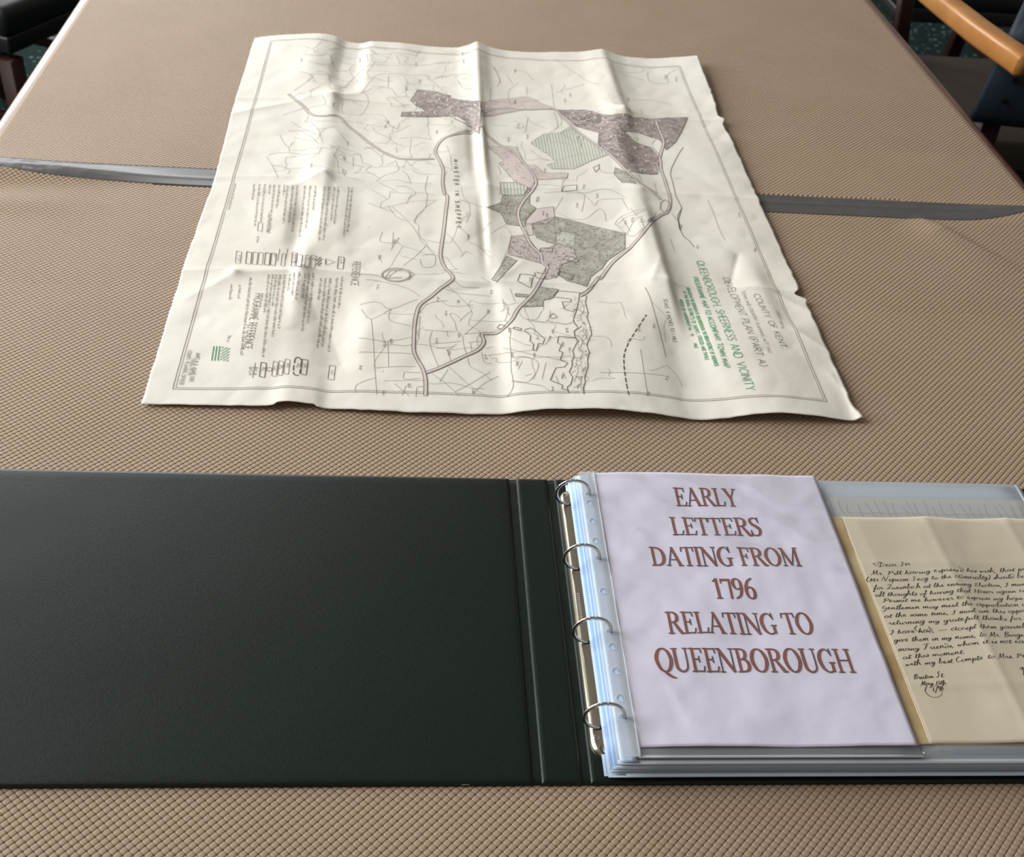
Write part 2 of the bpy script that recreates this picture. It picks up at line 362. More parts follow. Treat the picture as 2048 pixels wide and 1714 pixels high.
M['pen_faint'] = material('faded_ink', (120, 108, 98), 0.7, spec=0.2)
M['clear_film'] = film_material('clear_film', (235, 235, 240), 0.008, 0.16)
M['frosted_film'] = film_material('frosted_film', (222, 229, 234), 0.30, 0.3, 0.25)
M['pocket'] = film_material('pocket_film', (222, 234, 246), 0.66, 0.4, 0.25)
M['strip'] = film_material('punched_strip', (226, 230, 236), 0.5, 0.4, 0.2)
M['blue_leather'] = material('blue_black_leather', (50, 59, 70), 0.38, spec=0.5, bump=(160, 5, 0.3, 0.002))
M['black_leather'] = material('black_leather', (20, 21, 22), 0.45, spec=0.4, bump=(160, 5, 0.3, 0.002))
M['seat_leather'] = material('brown_seat_leather', (62, 54, 46), 0.6, spec=0.3)
M['stud'] = material('stud', (30, 28, 28), 0.25, metal=0.8)
M['plaster'] = material('plaster', (214, 206, 192), 0.9)
M['white_paint'] = material('white_paint', (235, 234, 228), 0.5)
M['glass'] = film_material('window_glass', (235, 240, 245), 0.02, 0.6, 0.02)

def carpet_material():
    m = material('patterned_carpet', (30, 48, 48), 0.95, spec=0.1)
    nt = m.node_tree; b = nt.nodes['Principled BSDF']; tc = nt.nodes.new('ShaderNodeTexCoord')
    v = nt.nodes.new('ShaderNodeTexVoronoi'); v.inputs['Scale'].default_value = 38; v.inputs['Randomness'].default_value = 0.9
    n = nt.nodes.new('ShaderNodeTexNoise'); n.inputs['Scale'].default_value = 60; n.inputs['Detail'].default_value = 3
    r = nt.nodes.new('ShaderNodeValToRGB'); e = r.color_ramp.elements
    e[0].position = 0.18; e[0].color = srgb(96, 126, 124); e[1].position = 0.36; e[1].color = srgb(24, 42, 41)
    a = nt.nodes.new('ShaderNodeMath'); a.operation = 'MULTIPLY_ADD'; a.inputs[1].default_value = 0.55
    nt.links.new(tc.outputs['Object'], v.inputs['Vector']); nt.links.new(tc.outputs['Object'], n.inputs['Vector'])
    nt.links.new(n.outputs['Fac'], a.inputs[0]); nt.links.new(v.outputs['Distance'], a.inputs[2])
    s = nt.nodes.new('ShaderNodeMath'); s.operation = 'SUBTRACT'; s.inputs[1].default_value = 0.22
    nt.links.new(a.outputs[0], s.inputs[0]); nt.links.new(s.outputs[0], r.inputs['Fac']); nt.links.new(r.outputs['Color'], b.inputs['Base Color'])
    return m
M['carpet'] = carpet_material()

# =====================================================================================
#  the room
# =====================================================================================
tag(rounded_box('floor', (-2.6, -2.2, FLOOR_Z - 0.05), (3.4, 6.2, FLOOR_Z), 0, M['carpet'], smooth=False), 'dark teal carpet with pale flecks', 'floor', kind='structure')
def wall_with_windows(name, label, length0, length1, spans, place, numbers):
    "wall along its own x axis, thickness outward along +y; place = (location, rotation)"
    z0, z1 = FLOOR_Z, 3.35; V = []; F = []
    ys = [length0] + [v for q in spans for v in q] + [length1]
    def bx(ya, yb, za, zb):
        k = len(V)
        for x in (0.0, 0.12):
            for y in (ya, yb):
                for z in (za, zb): V.append((y, x, z))
        F.extend([(k, k+1, k+3, k+2), (k+4, k+6, k+7, k+5), (k, k+4, k+5, k+1), (k+2, k+3, k+7, k+6), (k, k+2, k+6, k+4), (k+1, k+5, k+7, k+3)])
    for i in range(0, len(ys) - 1, 2): bx(ys[i], ys[i + 1], z0, z1)
    for a, b in spans: bx(a, b, z0, WZ0); bx(a, b, WZ1, z1)
    w = mesh_obj(name, V, F, M['plaster']); w.location, w.rotation_euler = place; tag(w, label, 'wall', kind='structure')
    R = Matrix.Rotation(place[1][2], 3, 'Z')
    for (a, b), n in zip(spans, numbers):
        q = thing('window_%d' % n[0], n[1], 'window', Vector(place[0]) + R @ Vector(((a + b) / 2, .06, WZ0)), place[1][2]); q['kind'] = 'structure'
        h = (b - a) / 2; H = WZ1 - WZ0
        for nm, lo, hi in (('jamb', (-h, -.02, 0), (-h + .06, .05, H)), ('jamb', (h - .06, -.02, 0), (h, .05, H)), ('sill', (-h, -.02, 0), (h, .05, .05)), ('head', (-h, -.02, H - .06), (h, .05, H)), ('glazing_bar', (-.02, -.01, .05), (.02, .04, H - .06))):
            rounded_box(nm, lo, hi, 0.004, M['white_paint'], q)
        for s_ in (-1, 1):
            rounded_box('pane', (min(s_ * .02, s_ * (h - .06)), .014, .05), (max(s_ * .02, s_ * (h - .06)), .018, H - .06), 0, M['glass'], q, smooth=False)
wall_with_windows('wall_left', 'plain pale plaster wall with two tall windows', -2.2, 6.2, LEFT_WINDOWS, ((-2.60, 0, 0), (0, 0, math.radians(90))), [(1, 'tall white framed window in the left wall beside the table'), (2, 'tall white framed window at the far end of the left wall')])
wall_with_windows('wall_back', 'plain pale plaster wall at the far end', -2.6, 3.4, [BACK_WINDOW], ((0, 6.2, 0), (0, 0, 0)), [(3, 'tall white framed window in the far wall')])

# =====================================================================================
#  the table and its padded cover
# =====================================================================================
TX0, TX1, TY0, TY1 = -0.722, 0.694, -0.26, 2.06
TABLE_ROT = math.radians(0.6)
table = thing('table', 'long dark wooden table under the beige embossed cover', 'table', (0, 0, FLOOR_Z))
table_z = -FLOOR_Z
def rim_path(x, ya, yb): return [(x, ya + (yb - ya) * i / 8, table_z - 0.0172) for i in range(9)]
rounded_box('tabletop', (TX0 - .002, TY0 - .002, table_z - .036), (TX1 + .002, TY1 + .002, table_z - .0065), 0.004, M['dark_wood'], table)
sec = rounded_section(0.026, 0.025, 0.012, 6)
sweep('edge_moulding', rim_path(TX0 - .006, TY0 - .016, TY1 + .016), sec, M['rim'], table)
sweep('edge_moulding', rim_path(TX1 + .010, TY0 - .016, TY1 + .016), sec, M['rim'], table)
sweep('edge_moulding', [(TX0 - .016 + (TX1 - TX0 + .032) * i / 8, TY0 - .005, table_z - .0172) for i in range(9)], sec, M['rim'], table)
sweep('edge_moulding', [(TX0 - .016 + (TX1 - TX0 + .032) * i / 8, TY1 + .005, table_z - .0172) for i in range(9)], sec, M['rim'], table)
rounded_box('apron', (TX0 + .08, TY0 + .08, table_z - .13), (TX1 - .08, TY1 - .08, table_z - .036), 0.004, M['dark_wood'], table)
for sx in (TX0 + .06, TX1 - .13):
    for sy in (TY0 + .06, TY1 - .13):
        rounded_box('leg', (sx, sy, 0), (sx + .07, sy + .07, table_z - .036), 0.006, M['dark_wood'], table)

SEAM = 0.8785
def bump2(x, y, cx, cy, sx, sy): return np.exp(-((x - cx) / sx) ** 2 - ((y - cy) / sy) ** 2)
def near_cloth_z(x, y):
    "buckles of the near cover where its edge was pushed against the tape (metres)"
    z = 0.013 * bump2(x, y, -0.735, 0.868, 0.105, 0.026) + 0.006 * bump2(x, y, -0.60, 0.875, 0.08, 0.018)
    z = z + 0.013 * bump2(x, y, 0.70, 0.862, 0.085, 0.034)
    t = ((x - .50) * .078 + (y - .852) * -.104) / (.078**2 + .104**2)
    d = (x - .50 - t * .078) * .80 + (y - .852 + t * .104) * .60
    z = z + 0.0075 * np.exp(-(d / np.where(d < 0, 0.034, 0.0085)) ** 2) * np.clip(1.25 - t, 0, 1) * np.clip((t + .02) / .35, 0, 1)
    z = z + 0.004 * bump2(x, y, -0.66, 0.795, 0.08, 0.03)
    return z
def far_cloth_z(x, y): return 0.004 * bump2(x, y, -0.735, 0.89, 0.10, 0.03) + 0.004 * bump2(x, y, 0.72, 0.885, 0.09, 0.02)

PITCH = 0.00482
def pad_template(level):
    h0, h1, h2 = .00236, .00228, .00198
    def ring(h, r, z): return [(h, -h + r, z), (h, h - r, z), (h - r, h, z), (-h + r, h, z), (-h, h - r, z), (-h, -h + r, z), (-h + r, -h, z), (h - r, -h, z)]
    if level == 0:
        V = ring(h0, .0005, -.0011) + ring(h1, .0007, -.0003) + ring(h2, .0008, 0) + ring(.00150, .0006, .00010) + [(0, 0, .00012)]
        Q = [(a + i, a + (i + 1) % 8, a + 8 + (i + 1) % 8, a + 8 + i) for a in (0, 8, 16) for i in range(8)]
        T = [(24 + i, 24 + (i + 1) % 8, 32) for i in range(8)]
    elif level == 1:
        V = ring(h0, .0005, -.0011) + ring(h2 + .00004, .0008, 0) + ring(.00150, .0006, .00010) + [(0, 0, .00012)]
        Q = [(a + i, a + (i + 1) % 8, a + 8 + (i + 1) % 8, a + 8 + i) for a in (0, 8) for i in range(8)]
        T = [(16 + i, 16 + (i + 1) % 8, 24) for i in range(8)]
    else:
        sq = lambda h, z: [(h, -h, z), (h, h, z), (-h, h, z), (-h, -h, z)]
        V = sq(.00232, -.0011) + sq(.00192, 0)
        Q = [(i, (i + 1) % 4, 4 + (i + 1) % 4, 4 + i) for i in range(4)] + [(4, 5, 6, 7)]; T = []
    c = math.sqrt(.5)
    V = [(c * (a - b), c * (a + b), z) for a, b, z in V]
    return np.array(V), np.array(Q, int).reshape(-1, 4), np.array(T, int).reshape(-1, 3)

def cover(name, label, y0, y1, zfun):
    root = thing(name, label, 'table cover', (0, 0, 0), group='padded table covers')
    # base sheet
    nx, ny = 140, max(20, int((y1 - y0) / .012))
    gx = np.linspace(TX0, TX1, nx); gy = np.linspace(y0, y1, ny); X, Y = np.meshgrid(gx, gy)
    Z = zfun(X, Y) - .0011
    edge = np.minimum(np.minimum(X - TX0, TX1 - X), 1)
    V = np.stack([X, Y, Z], -1).reshape(-1, 3); Vb = V.copy(); Vb[:, 2] = np.minimum(Vb[:, 2] - .003, Vb[:, 2] - .003)
    i = (np.arange(ny - 1)[:, None] * nx + np.arange(nx - 1)[None]).ravel(); N = len(V)
    Q = [np.c_[i, i + 1, i + nx + 1, i + nx], np.c_[i + N, i + nx + N, i + nx + 1 + N, i + 1 + N]]
    b = np.r_[np.arange(nx), np.arange(1, ny) * nx + nx - 1, (ny - 1) * nx + np.arange(nx - 2, -1, -1), np.arange(ny - 2, -1, -1) * nx]
    Q.append(np.c_[b[:-1], b[:-1] + N, b[1:] + N, b[1:]])
    array_mesh('base_sheet', np.r_[V, Vb], np.concatenate(Q), M['vinyl'], root, smooth=False)
    # embossed pads: one moulded relief, tens of thousands of little cushions
    s = PITCH * math.sqrt(.5); n = int((TX1 - TX0 + y1 - y0) / PITCH) + 40
    a, bb = np.meshgrid(np.arange(-n, n), np.arange(-n, n)); a = a.ravel(); bb = bb.ravel()
    px_ = (TX0 + TX1) / 2 + (a - bb) * s; py_ = .3 + (a + bb) * s
    keep = (px_ > TX0 + .004) & (px_ < TX1 - .005) & (py_ > y0 + .002) & (py_ < y1 - .002)
    keep &= ~((px_ > -.405) & (px_ < .265) & (py_ > .44) & (py_ < 1.31))          # nothing to see deep under the map
    keep &= ~((px_ > -.56) & (px_ < .43) & (py_ > .005) & (py_ < .285))            # nor under the binder
    keep &= ~((py_ > .8525) & (py_ < .900) & (np.abs(px_) < .5))                  # nor under the tape
    px_, py_ = px_[keep], py_[keep]
    lev = np.where(py_ < .62, 0, np.where(py_ < 1.05, 1, 2))
    AV, AQ, AT, off = [], [], [], 0
    for L in (0, 1, 2):
        k = lev == L
        if not k.any(): continue
        tv, tq, tt = pad_template(L); m = k.sum()
        P = np.stack([px_[k], py_[k], np.zeros(m)], -1)[:, None, :] + tv[None]
        P[..., 2] += zfun(P[..., 0], P[..., 1])
        o = off + np.arange(m)[:, None, None] * len(tv)
        AV.append(P.reshape(-1, 3)); AQ.append((tq[None] + o).reshape(-1, 4))
        if len(tt): AT.append((tt[None] + o).reshape(-1, 3))
        off += m * len(tv)
    p = array_mesh('embossed_pads', np.concatenate(AV), np.concatenate(AQ), M['vinyl'], root, smooth=True, tris=np.concatenate(AT) if AT else None)
    p['kind'] = 'stuff'
    return root
cover('table_cover', 'beige embossed padded table cover on the near side of the grey tape', TY0, SEAM - .0008, near_cloth_z)
cover('table_cover', 'beige embossed padded table cover on the far side of the grey tape', SEAM + .0008, TY1, far_cloth_z)

# grey tape over the joint
def tape():
    nx, ny = 420, 22
    gx = np.linspace(TX0 + .002, TX1 - .002, nx); V = []
    for x in gx:
        s = (x - TX0) / (TX1 - TX0)
        ya = .9065 - .0130 * s; yb = .8590 - .0135 * s
        yb += .012 * math.exp(-((x + .735) / .07) ** 2) + .022 * math.exp(-((x - .70) / .075) ** 2)
        for j in range(ny):
            t = j / (ny - 1); y = yb + (ya - yb) * t
            z = max(float(near_cloth_z(x, min(y, .876))), 0) * (1 if y < SEAM else math.exp(-((y - SEAM) / .012) ** 2))
            z = max(z, float(far_cloth_z(x, y)))
            w = math.exp(-((x + .72) / .13) ** 2)
            z += .00055 + .0007 * math.exp(-((y - SEAM + .002) / .0035) ** 2) + .00018 * math.sin(x * 1300) * math.sin(y * 900)
            z += w * .0011 * (float(_vn(x * 1000, y * 1000, 7., 5)) + .8 * float(_vn(x * 1000, y * 2600, 16., 8)))
            V.append((x, y, z))
    V = np.array(V); N = len(V)
    i = (np.arange(nx - 1)[:, None] * ny + np.arange(ny - 1)[None]).ravel()
    Q = [np.c_[i, i + ny, i + ny + 1, i + 1], np.c_[i + N, i + 1 + N, i + ny + 1 + N, i + ny + N]]
    for e in (0, ny - 1):
        k = np.arange(nx - 1) * ny + e; Q.append(np.c_[k, k + N, k + ny + N, k + ny])
    Vb = V.copy(); Vb[:, 2] -= .0005
    return array_mesh('adhesive_tape', np.r_[V, Vb], np.concatenate(Q), M['tape'], None, smooth=True)
tag(tape(), 'grey cloth tape stuck across the joint of the two table covers', 'tape')

# =====================================================================================
#  the folded plan
# =====================================================================================
MAP_INK = {
 'road': '''-354.5,1130.4 -343.8,1109.5 -330,1090.4 -319.7,1069.5 -310.3,1058.4 -296.3,1054.9 -278,1060.4 -264.7,1036.9 -246.6,1012.2 -228.7,985.1 -206.3,958.2 -188,944.8 -161.8,943.3 -142.9,947.4
-86.4,1040.1 -111,1022.4 -126.6,1010.3 -136.8,994.6 -141.6,968.8 -135.5,937.6 -131.3,911 -132.4,881.1 -129.8,849.8 -128.2,851.2 -126.6,839.3 -129.7,795.1 -131.9,759.4 -134.7,725.7 -136.5,701.1 -134.9,686.8 -131,672 -124.6,659.5 -122.3,649.8 -125.7,641.7 -136.2,628 -147.4,609.3 -159.9,590.1 -163.6,572.3 -165.7,549.9 -166.2,523.9 -165.9,502.8 -162.9,491.2 -157.7,476.9 -154.8,464.8 -153.3,448.2 -153.5,427.5
-154,465.3 -138.8,475.2 -115.2,494.9 -100,507.5 -92.8,519.2 -91,528.8 -92.1,540.9 -77.4,543.9 -68,551.8 -58,567 -50.6,587 -34.3,616.3 -22.7,643.7 -11.9,675 -10,683 -15.5,693.8 -15.8,711.9 -26.2,733.8 -31.5,759.4 -36,785.2 -37,812.2 -29.9,839.5 -13.6,872.5 -8.5,893.2 -10.3,917.1 -19.5,944.2 -28.7,972.9 -40.8,991.6 -55.1,1006.8 -65.7,1024.7 -74.9,1044.8
-73.5,1086.5 -60.6,1108.7 -40.1,1121.2 -8.1,1121.6 20.3,1126.6 36.4,1126.6 47.7,1096.1 65.2,1052.6 86.4,1003.1 101.5,972.2 115.2,932.9 128.9,899.1 144.1,877.1 154.2,857.9
166,1017 172.6,984.7 169.1,950.9 168.7,913.6 167.9,881.1 166.2,853.2 158.3,827.1 145.6,814.2 125.7,783.6 134.7,796 116.3,758.4 96.2,728.1 71.3,698.1 50.6,659 50.3,664.1 33.7,633.5 22.5,620
184.3,1101.8 185.3,1068.1 185.8,1033.1 177,1000.9 172.6,984.7
-74.9,1044.8 -89.7,1045.9 -120.9,1014.2''',
 'line': '''99.7,634.6 102.5,615.6 103.5,590.1 104,562.5 104.7,531.2 104,503.9
-373.5,692.1 -367.5,690.1 -365.7,663.1 -371.7,665.3 -373.5,692.1
-354,690.3 -348.5,688.4 -347.1,661.9 -352.5,664.1 -354,690.3
-347.6,689.7 -342.2,688.1 -340.9,661.4 -346.3,663.6 -347.6,689.7
-320.7,688.9 -316.5,687.7 -315.4,660.1 -319.7,662 -320.7,688.9
-292.6,680.2 -287.7,679.8 -286.8,649.1 -291.4,648 -292.6,680.2
-286.2,681.9 -280.9,681.7 -280.3,652.2 -285.2,650.9 -286.2,681.9
-308.8,475.7 -304.1,474.2 -303.4,449.7 -308.1,451.4 -308.8,475.7
-303.1,476.8 -298.3,475 -297.7,450.9 -302.4,452.9 -303.1,476.8
-297.2,479.4 -292.1,477.8 -291.5,452.7 -296.6,454.5 -297.2,479.4
-252.2,478.1 -246,477.2 -246,451.4 -252.2,452.8 -252.2,478.1
-314.2,465.5 -309.2,464.2 -309,458.6 -314,459.9 -314.2,465.5
-355.9,759.8 -350.5,757.3 -349.5,737.3 -354.8,739.7 -355.9,759.8
-270.2,677.7 -258.5,671.6 -268.8,663 -270.2,677.7
-269.2,675.5 -268.5,665.3
-326.5,472.2 -326.8,448
-315.6,701.1 -315.8,676.7
-324.5,699 -324.5,672.2
-170.7,651.1 -171.2,646.9 -172.4,644.1 -174.5,641.5 -177.3,639.1 -180.7,637.4 -184.4,636 -188.2,635.5 -192,635.7 -195.6,636.8 -198.8,638.6 -201.3,641 -203.2,643.5 -204.1,646.2 -204.2,648.9 -203.5,653.3 -201.8,657 -199.4,660 -196.3,662.5 -192.8,664.2 -188.9,665.1 -185,665.3 -181.2,664.6 -177.7,663.1 -174.8,661 -172.6,658.2 -171.2,654.9 -170.7,651.1
-172.2,651 -172.6,647.3 -173.7,644.8 -175.7,642.6 -178.2,640.6 -181.3,639 -184.6,637.9 -188.2,637.4 -191.7,637.6 -195,638.5 -197.8,640.1 -200.2,642 -201.8,644.2 -202.7,646.4 -202.8,648.8 -202.1,652.6 -200.6,655.8 -198.4,658.5 -195.5,660.6 -192.3,662.1 -188.8,663 -185.2,663.1 -181.7,662.6 -178.6,661.3 -175.9,659.5 -173.9,657.1 -172.6,654.2 -172.2,651
-200.1,642.2 -194.2,659.1 -179.8,662
-200.1,642.2 -181.1,643.9
-196.2,643.7 -187,659.7
-174.1,662.6 -166.7,652.6 -173.8,639.9''',
 'thin': '''-347.2,1298.6 -331.1,1287.4 -319.7,1312.2
-331.1,1287.4 -326,1268.9
-344.4,1265.9 -321.7,1261.6 -305.8,1273.7 -298.7,1249.3 -305.4,1239 -323.1,1229.9
-311,1296.6 -303.2,1292.3 -289.4,1313.1
-319.5,1205.5 -305,1206.9 -292,1173.7 -279.1,1167.9 -272.7,1182.2 -263.3,1211.5 -242.6,1248.2 -194,1257.6 -186.6,1263.9 -163.8,1266.5 -125.4,1282.6 -94.5,1293.7
-283.2,1237.4 -271.6,1229.1
-348.6,1205.7 -337.2,1200 -323.7,1189.2 -334.3,1163.6 -348.3,1140.3
-323.4,1185 -318.5,1168.5
-249.4,1149.2 -238.6,1192.2 -228.3,1213.3 -210,1221.1 -189.7,1226.2
-236.1,1175 -212.4,1171.6 -204.9,1166 -199,1145
-211.6,1211.6 -211.5,1173.8
-202.4,1135.2 -191.3,1117.3 -184,1104.6
-156,1229.8 -144.8,1209.2 -133.8,1182.2
-141,1223.6 -116.5,1235.4 -107,1240.2
-144.8,1214.1 -129.7,1229.6 -120.4,1226
-356.6,1061.1 -342.4,1073.7 -327.9,1085.4
-343.1,1043.7 -324.5,1023 -302.3,996.4
-327.6,1019.7 -312.2,995.1 -300.4,971.1
-343.8,1014.6 -327.4,1017.8
-354.4,1003.4 -347.2,980.2 -339.3,965.7 -334.1,980.8
-339.3,965.7 -336.3,951.4
-363.1,944.3 -341,949.7 -311.1,941.1
-365.5,937.2 -356.8,915.1 -349.8,893.8 -344.8,875.2
-356.4,911.5 -341.9,908.9 -331.4,898.5 -333.5,887.2
-349.8,893.8 -336.1,898.1
-346.2,1117.4 -336.9,1131.6 -323.3,1116.1
-327,1140.1 -317,1148.1 -310.5,1157
-251,1145.3 -235.7,1166.5
-261.9,1115.2 -245.5,1101.2
-229,1037.1 -223.4,1022.7 -207.8,1009 -193.8,987.8
-214.5,1063.6 -196.6,1037.6 -191.9,1057.2
-199.7,1026 -193,1030.8 -176.2,1051.2
-190.9,1007.8 -168.9,1013.8 -145.2,1007.6
-195.3,979.9 -193.3,961.9
-234.9,974 -220.2,978.6
-258.3,947.7 -243.9,954.9 -238,931.2 -226.4,925.3 -233.9,910.6 -225.5,900.3 -213.8,886.4
-251.7,946 -250.3,918.5
-271,945 -263,945.5
-267.5,912.4 -258.9,900.8 -259.5,883.8 -243.6,879.6
-285.5,968.1 -273.4,957.7 -261.6,949.6
-218.3,878 -207.8,897.3 -190.6,911.8 -196,939.8
-181.4,939.5 -173,923.4 -164.8,913
-215.1,875.5 -202.1,863.5 -189.3,850.5
-223.7,854.8 -212.4,842.3 -202.7,829.7
-192.8,867.1 -177,865.1 -167.4,848.8 -176.6,834.3
-151.8,897.5 -154.9,864.2 -151.7,844.6
-185.7,912 -177.4,896.3 -174,874.7
-213.6,878.9 -193.2,883.7 -177.2,878 -145.4,876.9
-315.6,1038.9 -303.8,1016.6 -294.1,974.8
-280.8,1023.4 -261.9,985 -251.4,974.2
-238.1,970 -231.8,977.8 -214.3,950.4
-207,925.8 -197.6,936.5
-107.4,1217.4 -98.6,1195.9 -87.8,1186
-111,1226.6 -99.5,1238.1 -81.3,1224
-105.7,1207.8 -97.1,1180.7 -82.7,1174.4
-101.7,1220.9 -88.9,1215.1
-264.8,1320.2 -251.3,1320.7 -229.2,1294.1 -207.8,1278.8
-245.6,1321.6 -230.8,1284.4
-222.2,1314.7 -193,1304.5 -171.7,1302.4
-248.3,1293.5 -245.1,1261.8
-202.5,1298.3 -196.1,1266.1
-164.2,1330.5 -171.7,1297.7
-134.7,1336.1 -115.3,1322.7 -99.5,1331.5
-82.8,1030.5 -74.9,1044.8
-57.2,1189.9 -59.1,1144.1
-0.2,1209.9 -1.2,1179.4
39.6,1224.9 36.3,1136.8
-66.3,1291.8 -47.7,1268.5 -40.8,1229.2 -39.5,1214.1
-49.6,1272.4 -40.6,1234.1 -46.3,1201.6
-29.3,1250.4 -20.5,1218
-17.6,1272.1 1.2,1265.4 12.1,1237.2
50.7,1324.4 65.4,1293.7 82,1263.6 97.7,1231.7 112.3,1214.6
90.6,1223.3 68.6,1210.4 44.3,1194.1
134.5,1281.1 159.9,1267.5 191.1,1256.4
138,1273.3 189.1,1287.9 194.3,1309.3
200.4,1289.6 199.2,1252.5 226.8,1249.8 231.4,1279.4 252.1,1301.4
155.6,1173 190.5,1180 220.3,1170
137.1,1181.2 155.6,1173
-26.3,1082.3 -13.5,1067 -22,1056 -29.3,1064.1
-5.9,1094.3 -13,1044.8
-58.4,1064.5 -35.1,1063.5
33.8,1120.4 35.8,1072.5 19.8,1044.4
-9.3,1103 0.9,1077.6 19.4,1062.6
23.4,869 27.9,897.2 37,917.8
-9.1,884.8 10.8,887.5 24.6,881.8
-0,863.5 25.3,869.2 53.8,868.8 77.9,878.6 94.9,871.3 106.4,851.4
53.4,865.6 60.3,847.4 64.3,836.1 73.1,851.4 103,852.3
82.4,950.8 83.8,929 105.1,924
10.8,821.7 24.1,855.7
12.3,818.5 29.8,802.2 48.5,801.4 68.3,825.4 74.1,814.9 73.5,794.9
43.3,871.5 53.1,862.2 45.1,818.6
87.4,784.9 99.4,799.9 109.8,802.9 125.2,813.9
84.1,785.6 92.7,774
107.6,823.1 112.6,798.8
101.3,852.6 105,816.3
-57.1,777.4 -42.7,791
-53.9,914.2 -56.4,937.8
-28.9,939.4 -22.4,927.3
-34.4,938.8 -29.9,923.2
84.4,1107.4 65.8,1078.3
125.9,999.3 149,1036.8 140.9,1036.6
167.1,1025 175.4,1041.8
132.4,922.2 133.7,906
152.6,906.2 150,866.6
181.3,922.9 192.7,924
164.2,824.8 167.2,805.9
167.2,1137.2 167.7,1120.5
-9,990 4.4,967.3 15,960.5
2.1,987.2 13.1,984
42.8,1108.6 42.6,1082.6 33,1063.1
-111.5,835.3 -95.5,828.6 -79.7,819.6 -71.2,811.1
-97.9,804.3 -104,776.2
-114.6,764.7 -106.4,751 -101.5,739.7 -105,733.1
-103.4,730.4 -88.3,721.4 -76.9,710.9
-128.5,749 -117.1,723.1 -110.6,705.4
-112.5,696.6 -105.6,708.9 -99,703.6
-196.4,811.5 -174.8,773.9 -162.5,741.1 -159.1,728.1 -142.3,703.9
-201.7,814.6 -190.6,786.5 -178.3,777
-226.4,818.2 -203.2,803.4 -192.6,797.2
-152.5,845.4 -154.3,815.2 -164.7,792.6 -167.9,770.9
-179,820 -172.3,846
-158.9,696.6 -144,700.8 -144,676.8 -157.1,671 -160.5,689.8
-179.9,671.4 -167.1,692.4 -154,718.8
-183.6,694.2 -163.8,686.1
-193.2,748.9 -193.9,711.7
-195.4,705.4 -186.1,735
-206.6,747.4 -207.6,723.8 -185.8,721.6
-209.8,692.1 -204.4,676.1
-230.6,647.5 -211.4,646.3 -193.7,639.7
-222.2,637.6 -207.9,636.3 -175.9,624.4 -160,607.9
-226.2,586.4 -206.4,591 -192.1,578.6 -163.1,601.4
-224.2,577.7 -212.7,557.1 -192.1,578.6
-212.7,557.1 -209,517.3 -206,475.8 -202.1,427.6
-192.1,578.6 -192.3,555.3 -170.2,546.5
-193.5,516.6 -191.6,474
-224.6,520.5 -195,516.5 -168.5,526.2
-223.5,497.2 -168.1,497.6
-205.1,471.3 -163.5,476.7
-223.1,429.2 -222.3,442.7 -204.5,455.2
-174.9,466 -175.4,454.1 -159,456.2
-174.9,466 -159.1,465.8
-184.4,445.6 -170,426.6
-177,426.6 -173.1,442.5
-163,424.7 -161.7,440.9 -154.7,442.3
-167.4,440.5 -170.3,447.4
-159.8,567.1 -161,524.4
-155.1,540.4 -130.9,540.2 -121.8,541.3
-146.8,538.6 -149,516 -140.3,477.6
-130.9,540.2 -129.5,530.5
-149,516 -129.6,520.3 -116,524.2
-131.3,505.2 -120.6,518.6
-131.2,507.6 -127,488.2
-141.6,509.3 -123.7,513.3
-127.4,573.6 -121.5,557 -120.2,543.9 -114.3,534.6 -113.1,519.2 -110.6,499
-127.4,573.6 -122.7,577.1 -115.2,566.3
-116.9,560.3 -110.4,572.7 -102.2,585.3
-111.2,537.4 -98.5,557.1 -81.7,588.2
-112.7,537.3 -92.8,542.5
-108.6,522.2 -93.3,527
-105.6,522.4 -104.6,504.5
-130.1,478 -118.7,462.4 -107.5,447.3 -95.1,434.4
-147.6,465 -133.3,449.5 -119.4,429.9
-123.5,436.5 -101.5,456.6 -86.4,472.8
-105,435.6 -93,452.8 -77.9,466.3
-109.3,494.2 -106.7,480.3 -93.9,469.1 -85.5,458.3
-130.2,473.2 -139,451.3
-129.8,634.6 -118.8,619.3 -106.7,596.2 -100.5,591.1
-121.6,646.1 -112.1,634.3 -92.7,635
-137.5,668.4 -127.8,665.7 -108.3,660.2
-134.6,628.2 -112.4,620 -80.5,617.2
-153.7,590.9 -144.3,598 -128.6,602.8
-161.3,572.6 -152.1,594
-136.4,601.9 -125.6,591.5 -100.4,596.7
-86.6,719.3 -77.4,698.9
-90.4,656.5 -79.5,644.8
-66.7,609.3 -66.2,588.1 -71,584.2
-65.4,602.9 -60.8,573.1
-57.5,632.4 -52.8,602.5
-51,581.1 -44.1,566.7 -31.5,567.9 -23.8,586.7
-44.1,566.7 -21,562.9 -14.3,587.1
-20.7,605.4 -22.2,586.8
-20.8,565.7 0.2,557.6 10.4,566.1
-60.8,545.2 -63.4,524 -63.3,498.9 -64.6,474.7 -63.9,446.7 -71,430.6
-71.3,513.8 -55.6,504.3 -38.4,495.7 -22.6,490.2 -5.1,486.1
-62.1,493.6 -50.3,494.1 -37.6,485.8 -37.2,471.5 -48.7,451 -65.6,454
-51,460.4 -43.5,464.5
-27.6,483 -34.1,454.5
-64.1,455.8 -50.2,448.8 -34.9,443.2 -27,433.7
-65.9,533.4 -49,516.5 -41.7,513.5
-15.2,541.3 5.1,530.2
-19,533 -24.9,516.3
-19.3,458.9 -17.3,447.5
-11.4,466.1 -9.5,454.2
-52.2,487 -57.4,472.9
-94,506.1 -91.7,489.3 -84.3,488.1
-89.2,514.6 -81.5,518.3
-73.7,751.4 -56.8,774.4 -47.6,751.2
-49.6,747.6 -56.6,713 -64.8,683.4
9.2,806.5 6.2,771.3 5.4,740.6
26.5,800 36.5,758.2 48.9,775.5
-72.5,779.9 -83.3,764.5
